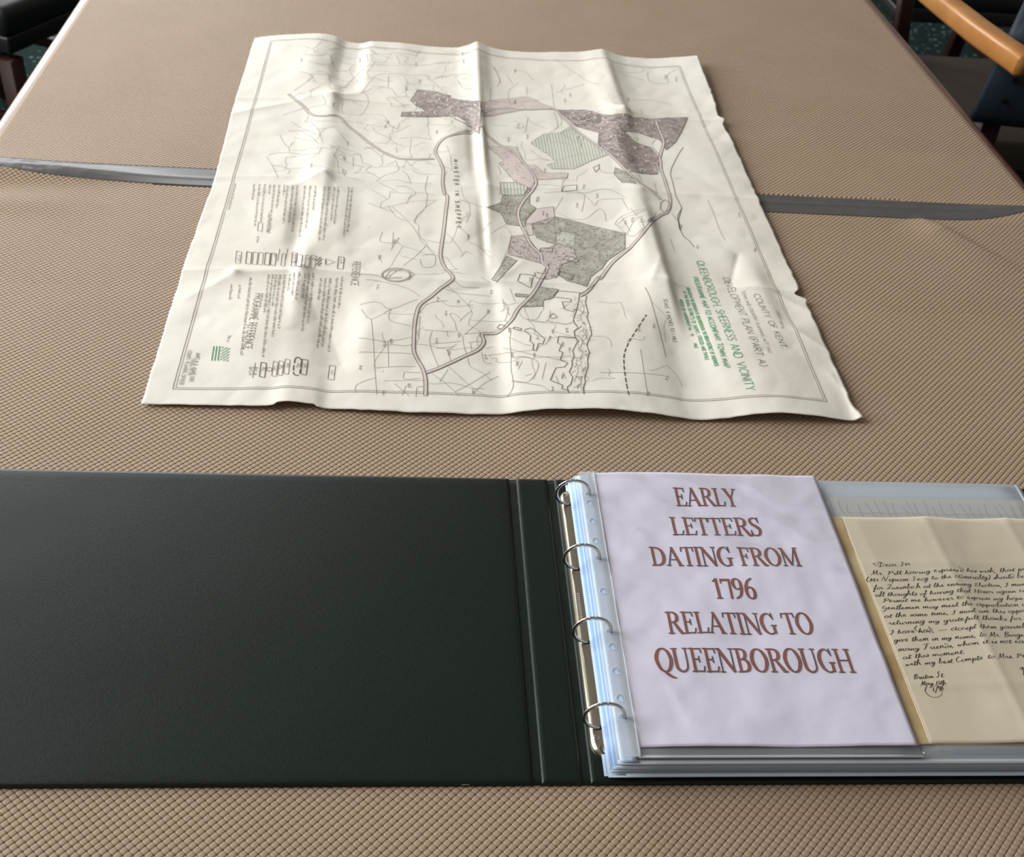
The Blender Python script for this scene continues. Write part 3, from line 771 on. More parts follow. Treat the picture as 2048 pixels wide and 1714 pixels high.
-197.7,464.7 -196.4,467
-224.9,661.9 -221.5,658.7
-225.7,758.8 -222.2,757.3
21.8,613.5 24.1,591.1 17.6,575.2
14.8,578.2 19.5,563.4 22.9,551.9
16,545.5 20.5,531.1 13.5,522.7
7.8,511.7 12.8,501.3 8.6,488.9
1.8,480.9 8.7,476.1 10.4,464
1.1,458.9 6,449.7 0.6,438.3
19,587.7 23.9,575.4
14.8,520.2 10.3,506.4
5,468.6 -1.2,449.6
217.8,863.5 219.5,824.9 218.8,785.8 220.7,760.2
150.4,759.2 151.9,727.4
83.6,785.2 92.4,801.7 112.4,813 129.1,819.1
83.6,785.2 92.6,763.8 102.3,750.8 115.6,765
95.4,760.1 109.1,788.8 120.5,797.5
94.1,801.2 100.5,761.3
118,758.4 142.7,822.6
127.7,776.9 118.3,782.8 117.3,765
76.8,511.8 73.2,436.9
27.7,466.8 96.9,469
163,820.7 166.9,807''',
 'dash': '''93.6,580.2 77.4,547.5 65.9,523.7 57.8,501.1 54.3,474.4 52.9,448.1 52.9,428.4
-287.1,480.3 -281.3,479.6 -280.8,454.2 -286.6,455.1 -287.1,480.3
-332.6,472.6 -332.8,448.2''',
 'heavy': '''236.7,1121.3 217.1,1067.4 203.6,1034.5 185.8,1008.5
211.4,1017.3 198,988.8 185,955.9 179.7,935.2 178.6,906.7 176.2,871.1 179.4,840.9 169.3,807.7 168,783.5
153.1,850.5 159.9,859 165.9,851.5 163.1,834.6 154.4,824.6 149.2,831.5 153.1,850.5
179.7,840.4 169.6,817.8 167.2,787.7 169.3,768.8 174.5,759.5 178.4,743.2
41.6,645.7 32.1,633.4 23.2,626.6 19.5,607.1 16.1,590.9 9.9,569.1 9.8,560.3 13.4,550.2 7.8,541.7 7.4,530.3 9.7,522.6 2.5,503.7 3.1,493.8 0.1,486.1 -0.9,475.9 -4.8,466 -2,456.5 -5.2,445.2 -9.2,440.8 -8.6,431.6
30.6,620.4 27.5,607.4 27.8,581.7 25.2,572.4 26.7,557.8 26.6,537.2 21.2,523 18.8,514.8 20,501.6 16.5,486.6 16.1,476.3 13.9,469 10.4,456.8 10.4,449.8 7.7,440.5 6.8,428.9
-46.4,544.1 -39.2,548.2 -33.6,541.4 -25.7,525.9 -28.7,516.2 -33.1,517.4 -36.4,503.2 -40,504.6 -38.5,516 -41.9,521.4 -40.3,532.7 -46.5,542.7
9.5,527.8 -10,531.3 -12.6,519.5 -8.5,514.2 -12.5,503.4 -8.2,500.9 -12.4,487.1 -4.7,482.2 -9.1,474.7 -18,473.6 -25.6,452 -13.2,444.1 -15.2,438.5 -8.2,436.2
-47.9,645.9 -43.5,663.6 -27.9,661.9 -33.1,634.4 -47.9,645.9
0.8,605.5 1.8,590.1 10.7,584.4 14.9,590.9
-14.7,726.9 0,728.4 -0.7,719.2 -16.2,718.5 -14.7,726.9
16.4,710.6 30.8,701.4 26.8,694.9 10.5,702.1 16.4,710.6
4.7,674.9 20.6,666.1 17.1,656.5 2.2,664.5 4.7,674.9
-8.4,618.6 -0.7,631.9 25,628.3
-6.9,617.1 12.1,613.1 10.5,606.3 0,605.5
-24.1,668.6 -14.2,667.2 -11.6,679.6
-25.8,668.3 -26.5,658.9 -18.5,654.1 -13,661.2
-16.3,572.9 -11.7,580.8 -7.8,571.9 -14.3,568.7 -16.3,572.9
-57.5,550.1 -49.3,546.9 -50.2,543.4 -58.4,546.7 -57.5,550.1
-75.4,554.1 -72.1,560 -66.3,555.2 -70.4,548.8 -75.4,554.1
23.4,869 28.7,887 46.1,890.2 43.6,874.6 23.4,869
73.2,941.1 82.1,947.3 80.9,936.6 75.4,927.7 73.2,941.1
-57.8,889.7 -33.6,891.7
120.1,1211.8 120.1,1211.8
-361.5,691 -355.6,689.1 -354,662.5 -359.9,664.4 -361.5,691
-339.9,689.3 -334.2,687.7 -333,660.9 -338.7,663 -339.9,689.3
-332.9,689 -327.2,687.4 -326.1,660.5 -331.8,662.5 -332.9,689
-309,689.7 -304.7,685.7 -303.1,651.8 -307.9,661.1 -309,689.7
-303,685.9 -296.3,679.1 -295,646.8 -301.3,650.9 -303,685.9
-255.2,684.1 -248.5,683 -248.6,655.3 -255.2,656.8 -255.2,684.1
-321,473.4 -315.5,472.1 -314.7,448.2 -320.1,449.6 -321,473.4
-280.1,480.6 -274.2,480.1 -273.9,453.8 -279.7,454.4 -280.1,480.6''',
}
MAP_TINTS = [
 ('town', '-166.8,1172.6 -177.3,1131.3 -169.9,1112.7 -161,1107 -155.6,1097.4 -189,1090.2 -190.5,1076.5 -109.8,1085.7 -87.8,1051.6 -119.9,1083.6 -89.7,1049.5 -79.4,1022.1 -75.8,1077.8 -74.2,1124.2 -119,1148.4 -117.7,1155.5 -144.9,1171.9'),
 ('mauve', '-73.1,1125.8 -52.7,1150.3 -4.6,1174.1 3.3,1169.7 21.8,1145.5 40.4,1127.1 -8.1,1121.6 -40.9,1104.4 -75.8,1077.8'),
 ('town', '40.4,1127.1 80.4,1126.5 116.5,1097.6 153.3,1099.9 237.1,1123.8 217.1,1067.4 203.6,1034.5 185.8,1008.5 181.3,1041.8 166.6,1048.7 152,1058 130.7,1050.8 143.6,1026.2 166,1017 172,980.5 161.8,933.9 133.2,927.3 119.7,925.5 101.5,972.2 86.4,1003.1 93.4,1047.4 61.5,1074.3'),
 ('mauve', '-68.9,993.9 -40.4,999.2 -27.4,996.1 -19.5,944.2 -6.5,945.2 4.7,923.6 37.8,925.8 34.4,909.6 -7.9,901.3 -17,875.3 -30.5,883.8 -38.5,899.7 -56,946 -48.2,954.5'),
 ('pink', '-27.3,794.8 -13.4,822.9 9.9,831.6 9.4,804.9 -2.2,787.6 -29.6,784.4'),
 ('pinktown', '-49.4,751 -31.8,755.8 -17,718.4 5.1,737.3 26.6,727.9 27.7,704.5 5.8,687.2 0.3,662 -15.2,654.7 -7.7,686.4 -19,691.8 -55.2,706.6'),
 ('pink', '-30.1,779.9 -21.2,782.5 -21.3,756.8 -27.5,754.3'),
 ('greenhatch', '-7.6,1010.4 14,1043.8 39.7,1050.6 54.8,1065.9 71.4,1038 89.7,998.5 100.2,976.3 72.3,959.1 46.2,937.8 16.7,936.4 10.3,947.6 24,956.8 16.3,976.7'),
 ('green', '37.8,1050.5 53.5,1072.2 73,1035.4 59.4,1015.1'),
 ('greenhatch', '-55.9,890.3 -33.6,891.7 -20.5,875.2 -26.6,859.8 -58.4,856.3'),
 ('wood', '-55,853.9 -26.7,858 -20.6,872.4 -17,875.3 -21.1,836.6 -13.1,826.4 -29,794.8 -30.1,777.5 -43.3,780.6 -53.4,782.3 -59,807.8 -76.8,814.3 -57.6,835.8'),
 ('wood', '-20.9,786 9.2,806.5 26.5,800 49.9,785.7 71.6,774.6 93.2,760.8 88.7,725.4 65,703 55.8,682.9 40.3,663.9 33,642.2 11,653.1 0.8,668.1 9.5,690.6 27.7,704.5 26.6,727.9 5.1,737.3 -18.2,750.5'),
 ('green', '9.7,771.3 31.6,761.4 27.2,734.4 5.4,740.6'),
 ('wood', '-57.1,703 -45.9,692.8 -59,667.2 -71.5,643.4 -77.6,651.2 -64.9,680.4'),
 ('wood', '-24.7,638.2 -0.4,635.3 -8.6,615.4 -20.5,608.4 -22.2,596.3 -47.2,591.8 -34.5,613.2 -52.1,614.4 -51.8,620.3 -34.1,619.4'),
 ('wood', '69,1091.1 98.1,1106.1 99,1078.6 65.8,1078.3'),
 ('wood', '103.1,938.6 119.2,921.4 125.5,889 106.8,895.8 99.3,921'),
 ('marsh', '16,619.7 23,624.9 30.6,620.4 26.2,581.6 26,545.8 21.2,523 20,501.6 13.9,469 7.3,433.5 -7,433.9 -2,456.5 -4.6,468.5 0.8,486.1 4,503.7 9.7,522.6 8.6,541.8 12.8,551.8 9.9,569.1 16.1,590.9'),
 ('town', '-309.5,695.1 -303.4,690.7 -302.4,664.6 -308.6,670.9'),
 ('hatchbox', '-279.5,680.7 -273.9,680.6 -274,658.1 -279.5,658.9'),
 ('greenlegend', '-364.2,499.9 -355.3,498.1 -354.2,474 -363.4,476.9')]
MAP_WORDS = [
 ('COUNTY OF KENT', 228.2, 632.4, 234.7, 524.2, 7.4, 'k'),
 ('TOWN AND COUNTRY PLANNING ACT 1962', 215.8, 640.8, 217.6, 510.5, 4, 'k'),
 ('DEVELOPMENT PLAN (PART A)', 201.3, 674, 202.4, 485.7, 8.6, 'k'),
 ('QUEENBOROUGH, SHEERNESS AND VICINITY', 174.9, 709.8, 178.9, 443.9, 9.4, 'g'),
 ('PROGRAMME MAP TO ACCOMPANY TOWN MAP', 164, 672.2, 164, 485, 6, 'g'),
 ('SITUATED IN THE BOROUGH OF QUEENBOROUGH, THE URBAN DISTRICT OF SHEERNESS', 150.8, 645.7, 154.9, 489.3, 4, 'g'),
 ('IN THE RURAL DISTRICTS OF SHEPPEY, STROOD AND SWALE', 145, 635.5, 147.4, 502.1, 4, 'g'),
 ('ADDED BY AMENDMENT No.   10       1962', 138.4, 619.4, 140.1, 525.9, 3.6, 'g'),
 ('SCALE  6 INCHES TO 1 MILE', 117.2, 610, 118, 536.3, 4.4, 'k'),
 ('COUNTY MAP No.', 248, 600.3, 245, 560.3, 3.4, 'k'),
 ('MINSTER IN SHEPPEY', -117.3, 944.6, -116.4, 760.9, 5.6, 'b'),
 ('REFERENCE', -238.1, 675, -238.3, 624.7, 8.6, 'k'),
 ('PROGRAMME REFERENCE', -341.3, 599.2, -341.4, 494.6, 8.6, 'k'),
 ('JAMES W. R. ADAMS O.B.E.', -388.5, 489.9, -388.6, 441.3, 4.2, 'k'),
 ('F.R.I.B.A. P.P.T.P.I.', -392, 479.7, -392.5, 451.8, 4, 'k'),
 ('COUNTY PLANNING OFFICER', -397.5, 493.4, -397.6, 437.3, 4.2, 'k'),
 ('', -397.3, 858.9, -396.9, 789.2, 3.4, 't'),
 ('', -373.6, 857.4, -371.1, 817.7, 3.2, 't'),
 ('', -366.9, 857.5, -360.4, 750.9, 3.2, 't'),
 ('', -360.2, 857.1, -354.4, 757.9, 3.2, 't'),
 ('', -353.4, 855.7, -352.2, 832.8, 3.2, 't'),
 ('', -346.7, 783.9, -344.1, 736, 3.2, 't'),
 ('', -348, 855.9, -341.7, 733.1, 3.2, 't'),
 ('', -341.9, 855.3, -338.8, 794.7, 3.2, 't'),
 ('', -335.2, 855.3, -334, 828.2, 3.2, 't'),
 ('', -331.2, 854.2, -327.1, 757.7, 3.2, 't'),
 ('', -324.5, 853.5, -320.9, 759, 3.2, 't'),
 ('', -318.8, 853.9, -315.1, 742.9, 3.2, 't'),
 ('', -309.2, 853.4, -305.8, 730.4, 3.2, 't'),
 ('', -302.3, 851.5, -299.9, 750.2, 3.2, 't'),
 ('', -295.4, 849.6, -294.4, 792.2, 3.2, 't'),
 ('', -283.8, 848.3, -281.5, 714.6, 3.2, 't'),
 ('', -278.2, 849.7, -276.2, 716.3, 3.2, 't'),
 ('', -271.7, 851.7, -270.4, 763, 3.2, 't'),
 ('', -266.9, 852.2, -265.8, 753.3, 3.2, 't'),
 ('', -253.6, 854.7, -253.2, 730.7, 3.2, 't'),
 ('', -249.4, 856, -249.3, 741.9, 3.2, 't'),
 ('', -353.8, 725.5, -352.9, 711.1, 3.2, 't'),
 ('', -351.4, 631.6, -343.5, 484.1, 3.3, 't'),
 ('', -361.3, 616.7, -359.6, 588.9, 3.3, 't'),
 ('', -370.7, 618.1, -368.7, 588, 3.3, 't'),
 ('', -332, 639.1, -328.3, 557.6, 3.3, 't'),
 ('', -327.7, 639.6, -321.3, 480.4, 3.3, 't'),
 ('', -324, 640.1, -321.3, 573.6, 3.3, 't'),
 ('', -319.7, 640.6, -314.9, 515.7, 3.3, 't'),
 ('', -314.3, 641.3, -310.3, 529.7, 3.3, 't'),
 ('', -308.6, 641.6, -307.5, 606, 3.3, 't'),
 ('', -303.4, 642, -302.1, 594, 3.3, 't'),
 ('', -298.1, 640.3, -297, 585.8, 3.3, 't'),
 ('', -291.2, 639.2, -290.6, 591.9, 3.3, 't'),
 ('', -287.1, 640.7, -285.6, 530.3, 3.3, 't'),
 ('', -282.3, 642.9, -281.2, 546.2, 3.3, 't'),
 ('', -273.2, 635.1, -273.1, 594.6, 3.3, 't'),
 ('', -268.2, 635.9, -267.7, 503.8, 3.3, 't'),
 ('', -263.1, 636.5, -263.2, 508.6, 3.3, 't'),
 ('', -255.5, 637.2, -256.3, 502.5, 3.3, 't'),
 ('', -249.7, 640.5, -250.5, 581.7, 3.3, 't'),
 ('', -359.8, 517.6, -360.8, 507.2, 4, 't'),
 ('|', -372.4, 501.1, -371.2, 476.5, 0, 'gl'),
 ('|', -369.3, 500.9, -368.1, 476.4, 0, 'gl'),
 ('|', -366.2, 500.8, -365, 476.2, 0, 'gl'),
 ('SR', -278.3, 473.7, -278.3, 466.7, 4, 'k'),
 ('AG', -284.9, 472.6, -284.9, 465.6, 4, 'k'),
 ('RR', -295.6, 472, -295.5, 465.1, 4, 'k'),
 ('BL', -301.4, 468.8, -301.3, 462, 4, 'k'),
 ('CD', -307.4, 467.1, -307.3, 460.4, 4, 'k'),
 ('AC', -319, 465.3, -318.9, 458.7, 4, 'k'),
 ('PSR', -370.7, 682.1, -369.7, 668.7, 4, 'k'),
 ('BrLA', -327.2, 465.1, -326.4, 452.3, 4, 'k'),
 ('BrCA', -332, 465.1, -331.2, 452.4, 4, 'k'),
 ('CD', -249.8, 469.1, -249.9, 461.7, 4, 'k'),
 ('P', -330.6, 685.1, -330.9, 680.8, 4, 'k'),
 ('A', -290.4, 675.2, -290.7, 670, 4, 'k'),
 ('B', -284.2, 676.5, -284.5, 671.6, 4, 'k'),
 ('LA', -252.8, 678.1, -253, 669.2, 4, 'k'),
 ('', -192.7, 729, -192.8, 718.5, 3.4, 't'),
 ('', -209, 693.3, -209, 683.3, 3.4, 't'),
 ('', -209.2, 628.8, -209.2, 618.8, 3.4, 't'),
 ('', -143, 526.1, -143.4, 518.2, 3.4, 't'),
 ('', -118.8, 537.6, -119.2, 529.5, 3.4, 't'),
 ('', -132, 580.1, -132.4, 570.7, 3.4, 't'),
 ('', -118.3, 605.2, -118.8, 595.8, 3.4, 't'),
 ('', -198.6, 514.7, -198.6, 507.3, 3.4, 't'),
 ('', -171.7, 446, -171.9, 438.3, 3.4, 't'),
 ('', -191.4, 520.1, -191.5, 512.6, 3.4, 't'),
 ('', -91.2, 502.5, -91.8, 494.6, 3.4, 't'),
 ('', -58.9, 486.3, -59.6, 478.7, 3.4, 't'),
 ('', -63.5, 549.9, -64.3, 541.5, 3.4, 't'),
 ('', -20.6, 531.4, -21.7, 522.4, 3.4, 't'),
 ('', -13.1, 462.2, -14.1, 454.7, 3.4, 't'),
 ('', -1.4, 510.1, -2.5, 501.6, 3.4, 't'),
 ('', -7.9, 520.6, -9, 512.1, 3.4, 't'),
 ('', -34.3, 532.5, -35.3, 523.3, 3.4, 't'),
 ('', -33.3, 656.2, -34.4, 645.1, 3.4, 't'),
 ('', -0.7, 549, -2, 538.8, 3.4, 't'),
 ('', -141.1, 608.2, -141.5, 599, 3.4, 't'),
 ('', -106.3, 441.3, -106.8, 433.6, 3.4, 't'),
 ('', -196.7, 433.2, -196.8, 426.2, 3.4, 't'),
 ('', -221.7, 474.5, -221.7, 467.3, 3.4, 't'),
 ('', -63.1, 502.1, -63.8, 494.7, 3.4, 't'),
 ('', -79.9, 630.9, -80.7, 620.9, 3.4, 't'),
 ('', -103, 746.6, -103.6, 737, 3.4, 't'),
 ('', -16.4, 545.6, -17.5, 536.3, 3.4, 't'),
 ('', -129.8, 505, -130.2, 497, 3.4, 't'),
 ('', 20.8, 546.9, 19.4, 537.4, 3.4, 't'),
 ('', 11.6, 772.7, 10.3, 761.6, 3.4, 't'),
 ('', -1, 813.9, -2.2, 802.8, 3.4, 't'),
 ('', -84.9, 588.8, -85.5, 579.8, 3.4, 't'),
 ('', -39.7, 499.3, -40.5, 491.4, 3.4, 't'),
 ('', -25, 441.6, -25.9, 434.1, 3.4, 't'),
 ('', -23, 1071.9, -24.3, 1056.5, 3.4, 't'),
 ('', -39, 1026.6, -40.1, 1012.6, 3.4, 't'),
 ('', -11.5, 1038.1, -12.9, 1023.5, 3.4, 't'),
 ('', 54.6, 1171.2, 52.6, 1154.2, 3.4, 't'),
 ('', 64.6, 1191.1, 62.7, 1174.8, 3.4, 't'),
 ('', 152.2, 1178.7, 149, 1159.5, 3.4, 't'),
 ('', 54.3, 891.9, 52.5, 878.5, 3.4, 't'),
 ('', -11.4, 851.1, -12.5, 840.7, 3.4, 't'),
 ('', 5.7, 936.6, 4.4, 924.4, 3.4, 't'),
 ('', 40.4, 841.4, 38.9, 829.8, 3.4, 't'),
 ('', 69.6, 867.1, 68, 855.9, 3.4, 't'),
 ('', -9.5, 854.4, -10.5, 844, 3.4, 't'),
 ('', 63.3, 1016.6, 61.4, 1001.8, 3.4, 't'),
 ('', -21.8, 1159.2, -23.3, 1141.7, 3.4, 't'),
 ('', 62, 1040.3, 60, 1025, 3.4, 't'),
 ('', 116.8, 792.2, 114.8, 780.7, 3.4, 't'),
 ('', 105.5, 795.3, 103.8, 785.2, 3.4, 't'),
 ('', 96.7, 791.6, 95, 781, 3.4, 't'),
 ('', 226.7, 1276.7, 223.8, 1260.7, 3.4, 't'),
 ('', 243, 1270.8, 240.2, 1255.5, 3.4, 't'),
 ('', -15.3, 1274.4, -16.6, 1258.6, 3.4, 't'),
 ('', -5.1, 818.2, -6.2, 807.4, 3.4, 't'),
 ('', -346.9, 1250, -346, 1235.7, 3.4, 't'),
 ('', -259.3, 1283.2, -258.9, 1267.5, 3.4, 't'),
 ('', -185.2, 1177.6, -185.3, 1164.9, 3.4, 't'),
 ('', -165.3, 1211.7, -165.5, 1197.7, 3.4, 't'),
 ('', -262, 986.4, -261.7, 974.9, 3.4, 't'),
 ('', -263.9, 904.6, -263.4, 891.3, 3.4, 't'),
 ('', -140, 1035.8, -140.4, 1023.5, 3.4, 't'),
 ('', -97.7, 1322.4, -98.4, 1306.9, 3.4, 't'),
 ('', -96.4, 1292, -97.2, 1276.4, 3.4, 't'),
 ('', -305.7, 913.4, -305, 901.1, 3.4, 't'),
 ('', -171.5, 1276, -171.7, 1260.5, 3.4, 't'),
 ('', -209.2, 1061.6, -209.2, 1048.9, 3.4, 't'),
 ('', -212.3, 1049.4, -212.3, 1036.6, 3.4, 't'),
 ('', -288.6, 1094.8, -288.3, 1084.1, 3.4, 't'),
 ('', -264.5, 942.7, -264.2, 931.7, 3.4, 't'),
 ('', 252.9, 832.4, 250.2, 821.1, 3.4, 't'),
 ('', 255, 743.9, 252.4, 733.7, 3.4, 't'),
 ('', 98.4, 469.2, 96.9, 461.7, 3.4, 't'),
 ('', 73.3, 437.9, 71.9, 430.3, 3.4, 't'),
 ('', 98.5, 562, 97, 553.5, 3.4, 't'),
 ('', 80.6, 554.1, 79.1, 545.6, 3.4, 't'),
 ('', 170.3, 795.7, 168.2, 785.3, 3.4, 't'),
 ('', 182.6, 747.6, 180.5, 737.7, 3.4, 't')]
MAP_FRAME = [(-402.8, 428.7), (263.3, 433.8), (250.7, 1305.9), (-400.2, 1324.8)]

town_map = thing('paper_map', 'large cream folded town plan spread out and creased on the table', 'map')
def map_edge_bottom(x): return 406 - 4.5 * math.exp(-((x + 150) / 75) ** 2) - 3.5 * math.exp(-((x - 95) / 40) ** 2) - 2.0 * math.exp(-((x - 140) / 40) ** 2) + (2.4 if -300 < x < -262 else 0) + .9 * float(_vn(x, 0, 9., 21)) + 3 * math.exp(-((x - 292) / 8) ** 2)
def map_edge_top(x): return 1346 - 2.5 * float(_vn(x, 0, 80., 22)) - 3 * max(0, (x - 30) / 260)
def map_edge_left(y): return -428 + 4.0 * math.exp(-((y - 880) / 120) ** 2) + .8 * float(_vn(y, 0, 12., 23))
def map_edge_right(y): return 290 - 5.0 * math.exp(-((y - 1120) / 50) ** 2) + 7 * math.exp(-((y - 1112) / 7) ** 2) - 9 * math.exp(-((y - 640) / 7) ** 2) + 3.5 * math.exp(-((y - 628) / 5) ** 2) + 1.6 * float(_vn(y, 0, 10., 24)) + 1.2 * float(_vn(y, 0, 26., 25)) + 4.5 * math.exp(-((y - 408) / 14) ** 2)
def build_map():
    nx, ny = 300, 390
    U, Vv = np.meshgrid(np.linspace(0, 1, nx), np.linspace(0, 1, ny))
    x = -428 + U * 718; y = 406 + Vv * 940
    el = np.array([map_edge_left(v) for v in y[:, 0]]); er = np.array([map_edge_right(v) for v in y[:, 0]])
    eb = np.array([map_edge_bottom(v) for v in x[0]]); et = np.array([map_edge_top(v) for v in x[0]])
    fall = lambda d: np.exp(-(d / 14.0))
    X = x + (el + 428)[:, None] * fall(x + 428) + (er - 290)[:, None] * fall(290 - x)
    Y = y + (eb - 406)[None] * fall(y - 406) + (et - 1346)[None] * fall(1346 - y)
    Z = mapz(X, Y)
    V = np.stack([X, Y, Z], -1).reshape(-1, 3) / 1000; N = len(V)
    i = (np.arange(ny - 1)[:, None] * nx + np.arange(nx - 1)[None]).ravel()
    Vb = V.copy(); Vb[:, 2] -= .00028
    b = np.r_[np.arange(nx), np.arange(1, ny) * nx + nx - 1, (ny - 1) * nx + np.arange(nx - 2, -1, -1), np.arange(ny - 2, -1, -1) * nx]
    Q = np.concatenate([np.c_[i, i + 1, i + nx + 1, i + nx], np.c_[i + N, i + nx + N, i + nx + 1 + N, i + 1 + N], np.c_[b[:-1], b[:-1] + N, b[1:] + N, b[1:]]])
    array_mesh('paper', np.r_[V, Vb], Q, M['paper'], town_map, smooth=True)
build_map()
def print_map():
    rnd = random.Random(7)
    K = {k: Ink(mapz, l) for k, l in dict(tint_town=.22, tint_mauve=.22, tint_pink=.22, tint_wood=.22, tint_green=.24, hatch_green=.34, blank=.45, faint=.36, line=.40, road_fill=.44, dark=.48, text=.46, green=.46).items()}
    def fill(ink, P, s=1.2):
        P = np.asarray(P)
        for a, b in scan(P, s, 0.0, s * .5):
            n = max(1, int((b[0] - a[0]) / 5)); xs = np.linspace(a[0], b[0], n + 1)
            c = np.empty((n, 4, 2)); h = s * .52
            c[:, 0] = np.c_[xs[:-1], np.full(n, a[1] - h)]; c[:, 1] = np.c_[xs[1:], np.full(n, a[1] - h)]
            c[:, 2] = np.c_[xs[1:], np.full(n, a[1] + h)]; c[:, 3] = np.c_[xs[:-1], np.full(n, a[1] + h)]
            ink.quads(c)
    def hatch(ink, P, s, ang, w):
        for a, b in scan(P, s, ang): ink.stroke([a, b], w, step=3)
    def specks(ink, P, n, L, w):
        P = np.asarray(P); lo, hi = P.min(0), P.max(0)
        rows = scan(P, 2.0)
        tot = sum(np.hypot(*(b - a)) for a, b in rows) or 1
        for a, b in rows:
            d = np.hypot(*(b - a))
            for _ in range(int(d / tot * n + rnd.random())):
                p = a + (b - a) * rnd.random(); g = rnd.random() * 6.28; l = L * (.4 + rnd.random())
                ink.stroke([p, p + np.array([math.cos(g), math.sin(g)]) * l], w * (.6 + .8 * rnd.random()), step=3)
    def area(P): x, y = P[:, 0], P[:, 1]; return abs(np.dot(x, np.roll(y, 1)) - np.dot(y, np.roll(x, 1))) / 2
    for c, t in MAP_TINTS:
        P = parse(t); A = area(P)
        if c == 'town':
            fill(K['tint_town'], P); hatch(K['line'], P, 3.0, math.radians(38), .35); specks(K['line'], P, A / 26, 5, .5); specks(K['blank'], P, A / 130, 7, 1.3); K['line'].stroke(np.r_[P, P[:1]], .6)
        elif c == 'pinktown':
            fill(K['tint_mauve'], P); hatch(K['faint'], P, 3.2, math.radians(10), .4); specks(K['line'], P, A / 26, 5, .45); specks(K['blank'], P, A / 150, 6, 1.2); K['line'].stroke(np.r_[P, P[:1]], .6)
        elif c == 'mauve': fill(K['tint_mauve'], P); specks(K['faint'], P, A / 60, 5, .45); K['line'].stroke(np.r_[P, P[:1]], .45)
        elif c == 'marsh': specks(K['faint'], P, A / 26, 7, .45)
        elif c == 'pink': fill(K['tint_pink'], P); K['line'].stroke(np.r_[P, P[:1]], .6)
        elif c == 'wood':
            fill(K['tint_wood'], P); specks(K['line'], P, A / 22, 3.5, .5); hatch(K['hatch_green'], P, 3.6, 0, .4); K['line'].stroke(np.r_[P, P[:1]], .6)
        elif c == 'green': fill(K['tint_green'], P); K['line'].stroke(np.r_[P, P[:1]], .4)
        elif c == 'greenhatch': fill(K['tint_green'], P); hatch(K['hatch_green'], P, 4.3, math.radians(90), .7); K['line'].stroke(np.r_[P, P[:1]], .45)
        elif c == 'hatchbox': hatch(K['dark'], P, 3.0, math.radians(70), 1.0)
        elif c == 'greenlegend': hatch(K['green'], P, 3.4, math.radians(50), .8)
    fr = [(-402.5, 430), (263, 433), (256, 1309), (-400.5, 1325)]
    for d, w in ((0, .6), (-2.6, .45)):
        f = [(fr[0][0] - d, fr[0][1] - d), (fr[1][0] + d, fr[1][1] - d), (fr[2][0] + d, fr[2][1] + d), (fr[3][0] - d, fr[3][1] + d)]
        K['line'].stroke(f + f[:1], w)
    for ln in MAP_INK['road'].split('\n'):
        p = catmull(parse(ln), 4.0); t = np.gradient(p, axis=0); t /= np.hypot(t[:, 0], t[:, 1])[:, None] + 1e-9; n = np.c_[-t[:, 1], t[:, 0]]
        K['road_fill'].stroke(p, 3.4); K['dark'].stroke(p + n * 1.8, .62); K['dark'].stroke(p - n * 1.8, .62)
    for ln in MAP_INK['thin'].split('\n'): K['faint'].stroke(parse(ln), .48, smooth=True)
    for x0, x1, y0, y1, cell, dens in ((-345, -95, 885, 1320, 30, .62), (-80, 120, 1135, 1300, 42, .35), (-30, 115, 885, 1070, 34, .45), (-215, -85, 640, 880, 40, .5), (-210, 120, 436, 630, 30, .45)):
        nx_, ny_ = int((x1 - x0) / cell), int((y1 - y0) / cell)
        node = [[(x0 + (i + rnd.uniform(.1, .9)) * cell, y0 + (j + rnd.uniform(.1, .9)) * cell) for j in range(ny_)] for i in range(nx_)]
        for i in range(nx_):
            for j in range(ny_):
                for di, dj in ((1, 0), (0, 1)):
                    if i + di < nx_ and j + dj < ny_ and rnd.random() < dens:
                        a, b = np.array(node[i][j]), np.array(node[i + di][j + dj]); m1 = a + (b - a) * .33 + np.array([rnd.uniform(-4, 4), rnd.uniform(-4, 4)]); m2 = a + (b - a) * .67 + np.array([rnd.uniform(-4, 4), rnd.uniform(-4, 4)])
                        K['faint'].stroke([a, m1, m2, b], .38, smooth=True)
    for ln in MAP_INK['line'].split('\n'): K['line'].stroke(parse(ln), .6)
    for ln in MAP_INK['heavy'].split('\n'): K['dark'].stroke(parse(ln), .75)
    for ln in MAP_INK['dash'].split('\n'):
        p = catmull(parse(ln), 1.0); i = 0
        while i < len(p) - 2: K['dark'].stroke(p[i:i + 9], 1.15); i += 11
    for t, x0, y0, x1, y1, h, st in MAP_WORDS:
        if st == 't':                       # lines of print too small to read
            L = math.hypot(x1 - x0, y1 - y0); d = np.array([x1 - x0, y1 - y0]) / L; n = np.array([-d[1], d[0]]); s = 0.0
            while s < L:
                for _ in range(rnd.randint(2, 9)):
                    if s >= L: break
                    hh = h * rnd.choice((.55, .6, .6, .95)); b = np.array([x0, y0]) + d * s
                    K['text'].stroke([b, b + n * hh], .5)
                    if rnd.random() < .6: q = b + n * hh * rnd.choice((0, .5, 1)); K['text'].stroke([q, q + d * 1.0], .45)
                    s += 1.15 + .4 * rnd.random()
                s += 1.6
        elif st == 'gl': K['green'].stroke([(x0, y0), (x1, y1)], 1.0)
        else:
            lay_words(K['green' if st == 'g' else 'dark' if h > 4.2 else 'text'], t, x0, y0, x1, y1, h, {'k': .58, 'g': .8, 'b': .95}[st] * (1 if h > 5 else .8), 9.0 if st == 'b' else 2.2)
